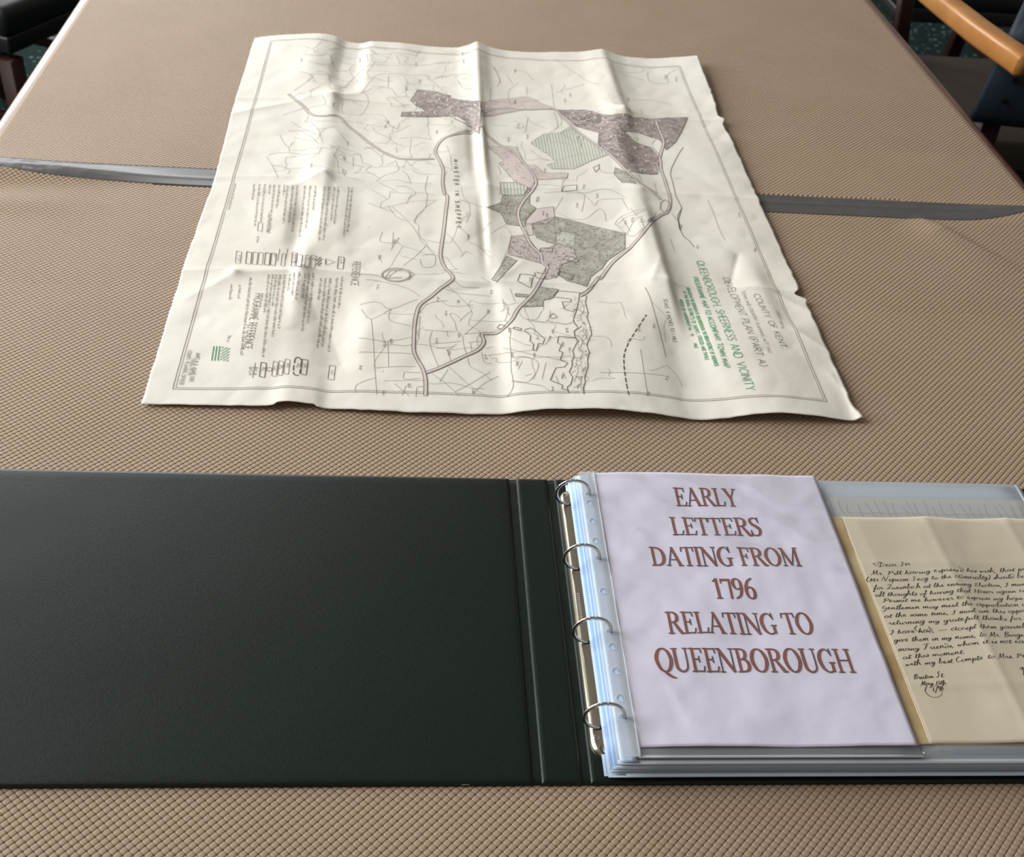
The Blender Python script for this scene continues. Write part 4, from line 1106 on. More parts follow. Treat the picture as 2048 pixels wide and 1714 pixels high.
    for key, name, mat in (('tint_town', 'printed_town_tint', 'tint_town'), ('tint_mauve', 'printed_mauve_tint', 'tint_mauve'), ('tint_pink', 'printed_pink_tint', 'tint_pink'), ('tint_wood', 'printed_woodland_tint', 'tint_wood'), ('tint_green', 'printed_green_tint', 'tint_green'), ('hatch_green', 'printed_green_hatching', 'hatch_green'), ('faint', 'printed_field_lines', 'ink_faint'), ('line', 'printed_linework', 'ink'), ('road_fill', 'printed_road_tint', 'tint_mauve'), ('dark', 'printed_outlines_and_lettering', 'ink_dark'), ('text', 'printed_small_text', 'ink_text'), ('green', 'printed_green_lettering', 'ink_green'), ('blank', 'unprinted_plots', 'paper')):
        K[key].build(name, M[mat], town_map)['kind'] = 'stuff'
print_map()

# =====================================================================================
#  the ring binder
# =====================================================================================
BY0, BY1 = -0.0175, 0.3085
binder = thing('ring_binder', 'dark green leatherette landscape ring binder lying open', 'binder')
def padded_board(name, x0, x1):
    "board with rounded, slightly pillowed edges"
    prof = [(0, 0.0006), (0, 0.0022), (.0006, .0032), (.0018, .0038), (.004, .0040)]
    nx, ny = 60, 40
    def edge(n, a, b):
        u = np.linspace(a + .004, b - .004, n)
        return np.r_[[a, a, a + .0006, a + .0018], u, [b - .0018, b - .0006, b, b]]
    hx = np.r_[[.0006, .0022, .0032, .0038], np.full(nx, .0040), [.0038, .0032, .0022, .0006]]
    hy = np.r_[[.0006, .0022, .0032, .0038], np.full(ny, .0040), [.0038, .0032, .0022, .0006]]
    gx, gy = edge(nx, x0, x1), edge(ny, BY0, BY1)
    X, Y = np.meshgrid(gx, gy); Z = np.minimum(hx[None], hy[:, None]) + .00025 * _vn(X * 1000, Y * 1000, 55., 9)
    V = np.stack([X, Y, Z], -1).reshape(-1, 3); a = len(gx); i = (np.arange(len(gy) - 1)[:, None] * a + np.arange(a - 1)[None]).ravel()
    Vb = V.copy(); Vb[:, 2] = .0003; N = len(V)
    return array_mesh(name, np.r_[V, Vb], np.concatenate([np.c_[i, i + 1, i + a + 1, i + a], np.c_[i + N, i + a + N, i + a + 1 + N, i + 1 + N]]), M['leather'], binder)
padded_board('front_cover', -0.556, -0.0755)
padded_board('spine', -0.0690, -0.0395)
padded_board('back_cover', -0.0335, 0.446)
def hinge(x0, x1):
    nx, ny = 18, 60; gx = np.linspace(x0, x1, nx); gy = np.linspace(BY0 + .0006, BY1 - .0006, ny); X, Y = np.meshgrid(gx, gy)
    t = (X - x0) / (x1 - x0)
    Z = .0019 + .0004 * t + .0002 * _vn(X * 1000, Y * 1000, 6., 3)
    Z = np.minimum(Z, .0045)
    V = np.stack([X, Y, Z], -1).reshape(-1, 3); N = len(V); Vb = V.copy(); Vb[:, 2] = .0003
    i = (np.arange(ny - 1)[:, None] * nx + np.arange(nx - 1)[None]).ravel()
    b = np.r_[np.arange(nx), np.arange(1, ny) * nx + nx - 1, (ny - 1) * nx + np.arange(nx - 2, -1, -1), np.arange(ny - 2, -1, -1) * nx]
    array_mesh('hinge', np.r_[V, Vb], np.concatenate([np.c_[i, i + 1, i + nx + 1, i + nx], np.c_[i + N, i + nx + N, i + nx + 1 + N, i + 1 + N], np.c_[b[:-1], b[:-1] + N, b[1:] + N, b[1:]]]), M['leather'], binder)
hinge(-0.0765, -0.0680); hinge(-0.0405, -0.0325)
for x, y, w in ((-.1265, -.0171, .006), (-.0435, -.0171, .0018)):
    rounded_box('worn_edge', (x, y - .0004, .0017), (x + w, y + .0010, .0024), .0002, M['letter'], binder)

# ring mechanism
RING_Y = (0.2676, 0.1876, 0.1073, 0.0256)
def plate():
    sec = [(-.0310, .0041), (-.0308, .0062), (-.0296, .0080), (-.0272, .0091), (-.0200, .0096), (-.0120, .0096), (-.0048, .0091), (-.0022, .0080), (-.0010, .0062), (-.0008, .0041)]
    ys = [.0008, .0015, .0035, .0070, .0110, .0150] + list(np.linspace(.02, .276, 30)) + [.281, .285, .2885, .2905, .2912]
    cx = -.0159; V = []; F = []; k = len(sec)
    for y in ys:
        e = min(y - .0008, .2912 - y); s = math.sqrt(max(0.0, 1 - max(0.0, 1 - e / .0145) ** 2)) * .92 + .08
        for a, b in sec: V.append((cx + (a - cx) * s, y, .0041 + (b - .0041) * min(1, s * 1.05)))
    for i in range(len(ys) - 1):
        for j in range(k - 1): F.append((i * k + j, i * k + j + 1, (i + 1) * k + j + 1, (i + 1) * k + j))
    F.append(tuple(range(k))); F.append(tuple((len(ys) - 1) * k + j for j in range(k))[::-1])
    o = mesh_obj('ring_plate', V, F, M['plate'], binder, True); o['label'] = 'nickel ring mechanism plate'
    return o
plate_o = plate()
# coiled emblem pressed into the end of the plate
sp = [(-.0195 + (.0008 + .00042 * t) * math.cos(t), .0085 + (.0008 + .00042 * t) * math.sin(t), .0088) for t in np.linspace(0, 4.2 * math.pi, 60)]
c8 = [(math.cos(a) * .0005, math.sin(a) * .0005) for a in np.linspace(0, 2 * math.pi, 7)[:-1]]
sweep('coil_emblem', sp, c8, M['slot'], plate_o)
for y in (0.2800, .0170):
    sweep('rivet', [(-.0265, y, .0085), (-.0265, y, .0098), (-.0265, y, .0102)], [(math.cos(a) * .0024, math.sin(a) * .0024) for a in np.linspace(0, 2 * math.pi, 13)[:-1]], M['chrome'], plate_o, up=Vector((0, 1, 0)), scales=[1, 1, .7])
stampk = Ink(lambda x, y: 9.25 + 0 * x, .08)
for k in range(14):
    y = 160 - k * 2.1; stampk.stroke([(-27.0, y), (-25.2, y - .5)], .35); stampk.stroke([(-25.2, y), (-25.2, y - 1.1)], .35)
stampk.build('stamped_marks', M['white_paint'], plate_o)
flat = [(math.cos(a) * .0016, math.sin(a) * .0011) for a in np.linspace(0, 2 * math.pi, 11)[:-1]]
for y in RING_Y:
    cx, cz, r = -.0213, .0238, .0148
    path = [(cx + r * math.cos(a), y, cz + r * math.sin(a)) for a in np.linspace(math.radians(-98), math.radians(-98 - 352), 60)]
    rg = sweep('ring', path, flat, M['chrome'], binder, up=Vector((0, 1, 0))); rg['label'] = 'chrome binder ring'
    for da in (86, 104):
        a = math.radians(da); p = [(cx + r * math.cos(a + d), y, cz + r * math.sin(a + d)) for d in (-.035, 0, .035)]
        sweep('ring_seam', p, [(u * 1.12, v * 1.12) for u, v in flat], M['plate'], rg, up=Vector((0, 1, 0)))
    rounded_box('ring_slot', (-.0262, y - .0016, .0085), (-.0196, y + .0020, .00975), .0004, M['slot'], plate_o)

# =====================================================================================
#  plastic pockets, title sheet, letters
# =====================================================================================
def sheet(name, x0, x1, y0, y1, zf, th, mat, parent=None, step=.006):
    "a limp sheet with real thickness; zf in metres"
    nx = max(2, int((x1 - x0) / step)); ny = max(2, int((y1 - y0) / step))
    X, Y = np.meshgrid(np.linspace(x0, x1, nx), np.linspace(y0, y1, ny)); Z = zf(X, Y) + 0 * X
    V = np.stack([X, Y, Z], -1).reshape(-1, 3); N = len(V); Vb = V.copy(); Vb[:, 2] -= th
    i = (np.arange(ny - 1)[:, None] * nx + np.arange(nx - 1)[None]).ravel()
    b = np.r_[np.arange(nx), np.arange(1, ny) * nx + nx - 1, (ny - 1) * nx + np.arange(nx - 2, -1, -1), np.arange(ny - 2, -1, -1) * nx]
    Q = np.concatenate([np.c_[i, i + 1, i + nx + 1, i + nx], np.c_[i + N, i + nx + N, i + nx + 1 + N, i + 1 + N], np.c_[b[:-1], b[:-1] + N, b[1:] + N, b[1:]]])
    return array_mesh(name, np.r_[V, Vb], Q, mat, parent)

rs = random.Random(3)
NP = 8
ORD = ['lowest', 'second from the bottom', 'third from the bottom', 'fourth from the bottom', 'fourth from the top', 'third from the top', 'second from the top', 'uppermost']
for k in range(NP):
    f = k / (NP - 1); z = .0072 + .0110 * f
    x0 = -.0235 + .0075 * f + rs.uniform(-.0006, .0006); y0 = -.0150 + .002 * rs.random() - .003 * (k == 2) + .002 * f; y1 = .2965 + rs.uniform(-.001, .001); x1 = .410 + rs.uniform(-.002, .002)
    pk = thing('plastic_pocket', ('frosted plastic pocket, %s of the stack lying on the binder cover' % ORD[k]), 'plastic pocket', (0, 0, 0), group='frosted pockets in the binder stack')
    zf = (lambda z: (lambda X, Y: z + .0004 * _vn(X * 1000, Y * 1000, 70., 2 + z * 9000)))(z)
    sheet('film', x0, x1, y0, y1, zf, .00045, M['pocket'], pk, .03)
    sheet('filing_edge', x0, x0 + .013, y0 + .001, y1 - .001, lambda X, Y: zf(X, Y) + .0003, .0003, M['edge_strip_scatter' if k in (1, 3, 4, 6) else 'edge_strip'], pk, .03)
    sheet('bottom_seam', x0, x1, y0, y0 + .0035, lambda X, Y: zf(X, Y) + .0002, .0008, M['pocket'], pk, .03)

# an older letter lying one pocket deeper
old = thing('folded_letter', 'older folded letter dimmed by the frosted pocket above the cream letter', 'letter')
sheet('paper', .2185, .408, .005, .2745, lambda X, Y: .01905 + .0002 * _vn(X * 1000, Y * 1000, 40., 4), .0003, M['letter'], old, .01)
ok = Ink(lambda x, y: np.full_like(x, 19.1) + .2, .05)
for k in range(22):
    xx = 226 + k * 8.2 + rs.uniform(-2, 2); ok.stroke([(xx, 262 + rs.uniform(0, 9)), (xx + rs.uniform(-3, 3), 252 + rs.uniform(-4, 4)), (xx + rs.uniform(-1, 5), 246)], .8, smooth=True)
ok.build('faded_writing', M['pen_faint'], old)

top_pocket = thing('plastic_pocket', 'frosted landscape pocket holding the cream handwritten letter', 'plastic pocket')
sheet('back_film', -.0155, .4085, -.0130, .2950, lambda X, Y: .01965 + .0002 * _vn(X * 1000, Y * 1000, 60., 6), .0002, M['frosted_film'], top_pocket, .02)
sheet('filing_edge', -.0142, -.0020, -.012, .294, lambda X, Y: .02145 + .0009 * np.sin(np.clip((X + .0128) / .0144, 0, 1) * 1.4), .0003, M['edge_strip'], top_pocket, .003)
sheet('bottom_seam', -.0155, .4085, -.0130, -.0095, lambda X, Y: .0200 + 0 * X, .0007, M['strip'], top_pocket, .03)
sheet('side_seam', .4060, .4085, -.0130, .2950, lambda X, Y: .0200 + 0 * X, .0006, M['strip'], top_pocket, .03)

# ---- the handwritten letter -------------------------------------------------------------------
def letter_z(x, y):
    "mm"
    z = 21.1 + 0 * x
    for fx, a in ((300.5, 1.1), (377, 1.2)): z = z + a * np.exp(-np.abs(x - fx + (y - 120) * .012) / 2.6) + 1.9 * np.exp(-((x - fx) / 24.) ** 2)
    for fy, a in ((188.5, .7), (57.5, .7)): z = z + a * np.exp(-np.abs(y - fy) / 2.6)
    return z + 1.0 * _vn(x, y, 42., 12) + .4 * _vn(x, y, 17., 13)
letter = thing('handwritten_letter', 'cream handwritten letter dated 1796, folded at its left edge', 'letter')
sheet('front_leaf', .2207, .408, .0035, .2455, lambda X, Y: letter_z(X * 1000, Y * 1000) / 1000, .00025, M['letter'], letter, .003)
def fold_z(X, Y):
    t = np.clip((X - .2078) / (.2240 - .2078), 0, 1)
    return .0198 + .00115 * np.sin(np.minimum(t * 1.25, 1) * math.pi / 2) - .0004 * np.clip((t - .8) / .2, 0, 1) + .00025 * _vn(X * 1000, Y * 1000, 18., 14)
o = sheet('back_leaf', .2078, .400, .0028, .2450, lambda X, Y: np.where(X < .2230, fold_z(X, Y), .0199), .0002, M['letter_fold'], letter, .0016); o['label'] = 'browned folded edge of the letter'

SCRIPT = {
 'a': (.95, ".75,.8 .4,1 .1,.6 .15,.1 .4,0 .7,.5 .75,.95 .72,.2 .82,0 .95,.15"), 'b': (.75, "0,.1 .25,1.2 .3,2.1 .15,2.1 .12,.5 .2,0 .5,.05 .6,.6 .4,.85 .75,.7"),
 'c': (.75, ".65,.8 .4,1 .1,.6 .15,.1 .4,0 .75,.25"), 'd': (.8, ".7,.8 .4,1 .1,.6 .15,.1 .4,0 .65,.5 .6,1.6 .2,2.2 -.1,1.9"), 'e': (.75, "0,.3 .45,.6 .4,1 .15,.7 .15,.15 .4,0 .75,.3"),
 'f': (.7, "0,.2 .4,1.2 .55,2 .4,2.1 .3,1 .2,-1 .05,-1.1 .1,-.6 .4,.3 .7,.4"), 'g': (.9, ".7,.8 .4,1 .1,.6 .2,.1 .5,.3 .7,.95 .6,-.6 .3,-1.1 .1,-.8 .5,-.1 .9,.3"),
 'h': (.9, "0,.1 .3,1.4 .35,2.1 .2,2 .12,0 .3,.7 .55,.95 .6,.3 .72,0 .9,.2"), 'i': (.5, "0,.3 .2,.95 .2,.15 .32,0 .5,.25;.3,1.5 .36,1.6"), 'k': (.8, "0,.1 .3,1.4 .3,2.1 .15,1.8 .12,0;.6,1 .15,.5 .5,.1 .8,.1"),
 'l': (.5, "0,.2 .32,1.4 .32,2.1 .18,2 .14,.3 .28,0 .5,.25"), 'm': (1.2, "0,.5 .15,.95 .13,0 .3,.7 .5,.95 .5,0 .65,.7 .9,.95 .9,.2 1,0 1.2,.2"), 'n': (.85, "0,.5 .15,.95 .13,0 .35,.75 .55,.95 .55,.2 .66,0 .85,.2"),
 'o': (.78, ".5,.95 .15,.8 .1,.2 .4,0 .65,.4 .5,.95 .78,.85"), 'p': (.8, "0,.3 .2,1.1 .1,-1.1 .2,.6 .5,.95 .65,.5 .45,0 .25,.1 .8,.15"), 'q': (.8, ".7,.8 .4,1 .1,.6 .2,.1 .5,.3 .7,.95 .65,-1.1 .8,-.6"),
 'r': (.6, "0,.4 .15,1 .3,.85 .35,.1 .44,0 .6,.25"), 's': (.55, "0,.1 .35,1 .45,.4 .3,0 .1,.1 .55,.15"), 't': (.55, "0,.2 .25,1.2 .3,1.8 .2,.3 .34,0 .55,.25;0,1.2 .62,1.35"),
 'u': (.88, "0,.4 .15,.95 .12,.2 .3,0 .55,.5 .6,.95 .6,.2 .7,0 .88,.2"), 'v': (.75, "0,.6 .15,.95 .25,0 .55,.9 .75,.8"), 'w': (1, "0,.6 .12,.95 .2,0 .45,.8 .5,.1 .8,.5 .75,.95 1,.85"), 'x': (.7, "0,.9 .2,.8 .4,.1 .7,.2;.6,.95 .1,0"),
 'y': (.85, "0,.5 .15,.95 .2,.2 .4,.1 .6,.95 .5,-.6 .2,-1.1 .05,-.7 .5,-.1 .85,.3"),
 'D': (1.5, ".1,1.7 -.2,1.9 0,2.2 .5,2 .4,.2 .1,0 .6,.1 1.1,.6 1.1,1.5 .6,2.1 .1,2"), 'S': (1.1, ".9,1.8 .6,2.1 .35,1.7 .6,1 .5,.1 .1,0 0,.4"), 'M': (1.5, "0,.1 .2,0 .45,1.9 .6,.2 1.05,1.9 1.1,.2 1.3,0 1.5,.2"),
 'P': (1.2, ".4,1.9 .3,.5 .1,0;.1,1.4 .3,2 .9,2.1 1,1.4 .5,1 .35,1.1"), 'N': (1.4, "0,0 .3,1.9 .8,0 1.1,1.9 1.4,2.1"), 'A': (1.2, "1,.9 .6,1.2 .1,.7 .2,.1 .6,.1 1,.9 1,1.4 .95,.1 1.2,.2"), 'Q': (1.2, ".2,1.6 .6,2.1 .95,1.6 .5,.4 .1,0 .5,.2 1.2,0"),
 'E': (1, ".8,1.8 .4,2.1 .2,1.6 .5,1.2 .15,.7 .2,.1 .6,0 1,.4"), 'I': (.8, ".1,1.4 .5,2.1 .4,.6 .1,-.2 -.2,.1"), 'H': (1.3, ".1,1.5 .3,2 .25,0;.2,1 1,1.1;1.1,2.1 .95,0 1.3,.2"), 'G': (1.1, ".8,1.8 .4,2.1 .1,1.2 .4,.7 .8,1.2 .8,0 .4,-.8 .1,-.4"),
 'F': (1.2, "0,1.7 .4,2.1 1.2,2.1;.7,2.1 .4,.2 .1,0;.4,1.1 .9,1.2"), 'B': (1.1, ".3,1.9 .2,0;0,1.6 .5,2.1 .9,1.7 .4,1.1 .9,.8 .7,.1 .2,0"), 'C': (1, ".8,1.7 .5,2.1 .1,1.2 .2,.2 .6,0 1,.4"), 'Y': (1.2, "-.3,.9 -.1,1.6 .3,1.4 .3,.8 .7,1.6 .5,-.2 .2,-1"),
 '1': (.5, ".3,1.7 .2,0"), '7': (.8, "0,1.6 .7,1.6 .2,-.6"), '9': (.7, ".6,1.5 .2,1.6 .1,1 .5,1 .6,1.5 .4,-.1"), '6': (.7, ".6,1.9 .2,1 .2,.1 .6,.3 .5,.8 .2,.6"), '5': (.7, ".6,1.7 .3,1.7 .2,1 .6,.7 .4,0 .1,.1"),
 '.': (.4, ".1,-.05 .3,.22"), ',': (.4, ".2,.1 .05,-.4"), ';': (.5, ".2,.1 .05,-.4;.2,.8 .25,.9"), "'": (.3, ".1,2.1 .1,1.8"), '-': (1.8, "0,.6 1.6,.75"), '(': (.5, ".4,2.2 .05,1 .4,-.4"), ')': (.5, ".1,2.2 .45,1 .1,-.5"), ':': (.4, ".1,.1 .15,.2;.15,.8 .2,.9"), ' ': (.6, ""),
}
LINES = [("Dear Sir", 236.6, 183.2, 266.1, 185.8), ("Mr. Pitt having express'd his wish, that pro", 227.4, 173.7, 371.5, 180.4), ("(Mr Nepean Secy to the Admiralty) should be t", 220.7, 166.0, 369.0, 172.1),
 ("for Queenbo.h at the ensuing Election, I must", 224.4, 157.2, 362.0, 163.0), ("all thoughts of having that Honor again co", 223.4, 149.0, 359.0, 155.5), ("Permit me however to express my hope t", 227.9, 142.4, 358.0, 147.5), ("Gentlemen may meet the Approbation o", 224.4, 134.1, 352.0, 139.8),
 ("at the same time, I must use this oppor", 223.9, 125.6, 350.5, 133.2), ("returning my gratefull thanks for t", 225.3, 118.0, 347.5, 125.1), ("I have had; - Accept them yoursel", 223.4, 108.1, 341.1, 115.8), ("give them in my name, to Mr. Burges", 223.8, 99.5, 339.5, 107.1),
 ("many Friends, whom it is not eas", 224.4, 90.2, 336.5, 100.6), ("at this moment.", 225.5, 82.1, 279.1, 88.1), ("with my best Compts: to Mrs. Pe", 225.6, 75.4, 329.5, 84.7), ("Bruton St.", 228.1, 62.5, 254.0, 64.6), ("May 15th", 231.2, 56.4, 252.4, 57.5), ("1796", 239.2, 50.4, 249.0, 51.9), ("Y", 319.0, 68.9, 322.6, 69.8)]
def write_letter():
    ink = Ink(letter_z, .16); rnd = random.Random(11)
    def pen(p):
        p = catmull(np.asarray(p), .35); t = np.gradient(p, axis=0); L = np.hypot(t[:, 0], t[:, 1]) + 1e-9
        w = .30 + .36 * np.clip(-t[:, 1] / L, 0, 1) ** 1.3
        ink.stroke(np.c_[p, w], .3, step=.6)
    for text, x0, y0, x1, y1 in LINES:
        total = sum(SCRIPT.get(c, SCRIPT['n'])[0] for c in text); d = np.array([x1 - x0, y1 - y0]); L = np.hypot(*d); d /= L; n = np.array([-d[1], d[0]])
        kx = L / total; h = 2.2 if len(text) > 4 else 2.6; x = 0.0; slant = .5
        for c in text:
            w, g = SCRIPT.get(c, SCRIPT['n']); jy = rnd.uniform(-.16, .16); js = rnd.uniform(.80, 1.18)
            for st in g.split(';'):
                if not st.strip(): continue
                q = parse(st); X = (x + q[:, 0] * kx) + q[:, 1] * h * slant * js; Yv = (q[:, 1] * js + jy) * h
                pen(np.array([x0, y0]) + np.outer(X, d) + np.outer(Yv, n))
            x += w * kx
    pen([(236.5, 56), (233.5, 51), (236, 46.2), (241, 45.4), (245.5, 48), (247, 52), (246, 55)])
    pen([(236.5, 187.5), (233.6, 187.0), (234.8, 184.9), (238, 185.8)])
    pen([(249, 117), (246, 113.5), (250, 110.5), (258, 111.5), (259, 117)])
    ink.build('handwriting', M['pen'], letter)
    ln = Ink(letter_z, .10); ln.stroke([(221.6, 4), (221.4, 120), (221.2, 245)], .35); ln.build('crease_line', M['letter_fold'], letter)
write_letter()
sheet('front_film', .0, .4085, -.0110, .2465, lambda X, Y: np.where(X < .2165, .0202, .02620), .00008, M['clear_film'], top_pocket, .012)

# ---- the title sheet in its upright pocket ----------------------------------------------------
def title_z(x, y):
    "mm"
    z = 22.9 + 2.2 * _vn(x, y, 58., 31) + 1.3 * _vn(x, y, 26., 32) + .5 * _vn(x, y, 12., 33) + .25 * np.exp(-((x - 0) / 14.) ** 2) * np.cos(y * 2 * math.pi / 80.4)
    t = np.clip(((x - 28) * 16 + (y - 64) * -52) / (16**2 + 52**2), 0, 1); dd = (x - 28 - 16 * t) * .956 + (y - 64 + 52 * t) * .294
    z = z + .55 * np.exp(-np.abs(dd) / np.where(dd < 0, 2.0, 9.)) * np.sin(np.pi * np.clip(t * .9 + .08, 0, 1))
    z = np.maximum(z + .3, 21.4)
    return z + .9 * np.clip((x - 150) / 60, 0, 1) * np.clip((120 - y) / 120, 0, 1)
title = thing('title_page', 'white title page about early letters dating from 1796 in rust lettering', 'paper sheet')
sheet('paper', .0008, .2098, .0, .2972, lambda X, Y: title_z(X * 1000, Y * 1000) / 1000, .00018, M['white_sheet'], title, .0028)

SERIF = {  # cap height 100; paths of (x, y, pen width)
 'stem': None}
T, t_ = 11.0, 4.2
def st(x, y0=0, y1=100, w=T): return [(x, y0, w), (x, y1, w)]
def sf(x, y, r=13): return [(x - r * .92, y, 3.6), (x + r * .92, y, 3.6)]
def serif(ch):
    if ch == 'E': return 70, [st(18), sf(14, 2, 11), sf(14, 98, 11), [(18, 97, t_), (60, 97, t_)], [(60, 99, 4), (62, 79, 3.4)], [(18, 52, t_), (46, 52, t_)], [(46, 64, 3.6), (46, 40, 3.6)], [(18, 3, t_), (62, 3, t_)], [(60, 1, 4.5), (68, 23, 3.4)]]
    if ch == 'F': return 64, [st(18), sf(18, 2, 15), sf(14, 98, 11), [(18, 97, t_), (58, 97, t_)], [(58, 99, 4), (60, 78, 3.4)], [(18, 52, t_), (44, 52, t_)], [(44, 64, 3.6), (44, 40, 3.6)]]
    if ch == 'L': return 66, [st(18), sf(14, 2, 11), sf(18, 98, 15), [(18, 3, t_), (58, 3, t_)], [(56, 1, 4.5), (64, 25, 3.4)]]
    if ch == 'A': return 88, [[(10, 0, t_), (42, 100, t_)], [(40, 100, 11), (74, 0, 14)], [(20, 33, t_), (62, 33, t_)], sf(9, 2, 11), sf(76, 2, 13)]
    if ch == 'R': return 80, [st(18), sf(18, 2, 15), sf(14, 98, 11), [(18, 97, t_), (40, 97, 6), (55, 89, 11), (59, 75, 14), (54, 60, 11), (40, 52, 6), (18, 51, t_)], [(38, 53, 9), (68, 8, 13), (76, 2, 9)], [(66, 2, 4.2), (86, 2, 4.2)]]
    if ch == 'Y': return 78, [[(10, 98, 13), (41, 46, 13)], [(68, 98, t_), (41, 46, t_)], st(41, 0, 50), sf(41, 2, 15), sf(10, 98, 13), sf(68, 98, 11)]
    if ch == 'T': return 70, [st(35), sf(35, 2, 16), [(4, 97, t_), (66, 97, t_)], [(5, 99, 4.4), (2, 77, 3.4)], [(65, 99, 4.4), (68, 77, 3.4)]]
    if ch == 'S': return 58, [[(49, 82, 4), (44, 93, 5), (30, 98, 6), (14, 92, 9), (9, 78, 12), (18, 62, 14), (36, 50, 15), (50, 36, 14), (50, 20, 12), (42, 6, 8), (26, 2, 6), (12, 7, 5), (6, 20, 4)], [(51, 101, 3.6), (51, 72, 3.6)], [(5, 29, 3.6), (5, -1, 3.6)]]
    if ch == 'D': return 84, [st(18), sf(14, 2, 11), sf(14, 98, 11), [(18, 97, t_), (44, 96, 7), (65, 83, 12), (74, 50, 16), (65, 17, 12), (44, 4, 7), (18, 3, t_)]]
    if ch == 'I': return 36, [st(18), sf(18, 2, 15), sf(18, 98, 15)]
    if ch == 'N': return 88, [[(14, 0, t_), (14, 98, t_)], [(12, 97, 13), (74, 3, 12)], [(74, 0, t_), (74, 98, t_)], sf(14, 2, 12), sf(8, 98, 10), sf(74, 98, 12)]
    if ch == 'G': return 86, [[(69, 78, 4), (60, 93, 5), (44, 98, 6), (24, 88, 10), (11, 66, 14), (10, 44, 15), (20, 16, 11), (40, 2, 6), (58, 4, 6), (68, 12, 6)], st(68, 4, 40, 12), sf(69, 41, 15), [(70, 101, 3.6), (72, 70, 3.6)]]
    if ch in 'OQ':
        p = [[(44, 99, 5), (24, 90, 9), (10, 64, 14), (9, 40, 14), (22, 11, 10), (44, 1, 5), (64, 10, 9), (78, 36, 14), (79, 60, 14), (66, 89, 10), (44, 99, 5)]]
        if ch == 'Q': p.append([(36, 3, 6), (54, -10, 11), (72, -20, 9), (90, -25, 2.5)])
        return 88, p
    if ch == 'M': return 104, [[(14, 0, t_), (17, 98, t_)], [(15, 97, 13), (51, 5, 10)], [(51, 5, t_), (86, 98, t_)], st(88, 0, 98), sf(14, 2, 11), sf(12, 98, 9), sf(88, 2, 15), sf(90, 98, 11)]
    if ch == 'U': return 86, [[(16, 98, 13), (16, 32, 13), (22, 11, 11), (42, 1, 7), (62, 9, 5), (70, 30, 5), (70, 98, 5)], sf(16, 98, 15), sf(70, 98, 12)]
    if ch == 'B': return 76, [st(18), sf(14, 2, 11), sf(14, 98, 11), [(18, 97, t_), (38, 97, 6), (52, 90, 11), (55, 76, 13), (50, 62, 10), (38, 54, 6), (18, 53, t_)], [(38, 54, 5), (56, 46, 11), (63, 29, 14), (57, 11, 11), (40, 3, 6), (18, 3, t_)]]
    if ch == 'H': return 92, [st(18), st(74), sf(18, 2, 15), sf(18, 98, 15), sf(74, 2, 15), sf(74, 98, 15), [(18, 51, t_), (74, 51, t_)]]
    if ch == '1': return 44, [st(25, 0, 99, 12), [(27, 97, 6), (8, 85, 4)], sf(25, 2, 15)]
    if ch == '7': return 56, [[(4, 92, 11), (50, 92, 11)], [(47, 95, 9), (42, 0, 9)], [(5, 97, 4), (3, 76, 3.6)]]
    if ch == '9': return 58, [[(27, 99, 5), (12, 90, 11), (8, 70, 13), (14, 52, 9), (27, 45, 5), (40, 51, 8)], [(27, 99, 5), (42, 90, 9), (47, 68, 13), (44, 40, 12), (32, 14, 8), (10, 1, 4)]]
    if ch == '6': return 58, [[(50, 99, 4), (28, 86, 8), (14, 60, 12), (10, 32, 13), (16, 10, 9), (31, 1, 5), (46, 10, 11), (50, 30, 13), (44, 48, 9), (31, 55, 5), (16, 48, 7)]]
    return 34, []
TITLE = [("EARLY", 71.0, 253.9, 128.5, 22.9), ("LETTERS", 61.5, 217.0, 141.8, 22.2), ("DATING FROM", 37.8, 180.3, 168.0, 22.1), ("1796", 85.0, 143.2, 121.0, 22.6), ("RELATING TO", 39.8, 105.4, 160.0, 22.6), ("QUEENBOROUGH", 24.6, 67.2, 183.0, 23.3)]
def print_title():
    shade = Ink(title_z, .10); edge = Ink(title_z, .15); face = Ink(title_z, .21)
    for text, x0, y0, x1, cap in TITLE:
        g = [serif(c) for c in text]; total = sum(w for w, _ in g); kx = (x1 - x0) / total; ky = cap / 100; x = x0
        for w, paths in g:
            for p in paths:
                q = np.array(p, float); curve = len(q) > 2
                if curve: q = catmull(q, 4.0)
                # width is measured across the stroke: scale it with the direction of the pen
                tt = np.gradient(q[:, :2], axis=0); L = np.hypot(tt[:, 0], tt[:, 1]) + 1e-9; hor = np.abs(tt[:, 0]) / L
                wd = q[:, 2] * (ky * hor + kx * 1.08 * (1 - hor))
                P = np.c_[x + q[:, 0] * kx, y0 + q[:, 1] * ky]
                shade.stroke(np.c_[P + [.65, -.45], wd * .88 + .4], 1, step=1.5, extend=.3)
                edge.stroke(np.c_[P, wd * .88 + .5], 1, step=1.5, extend=.35)
                if wd.max() > .8: face.stroke(np.c_[P, np.maximum(wd * .88 - .38, .1)], 1, step=1.5, extend=-.12)
            x += w * kx
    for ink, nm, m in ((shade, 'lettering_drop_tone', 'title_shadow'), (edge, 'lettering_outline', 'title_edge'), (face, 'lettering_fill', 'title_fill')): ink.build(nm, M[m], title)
print_title()

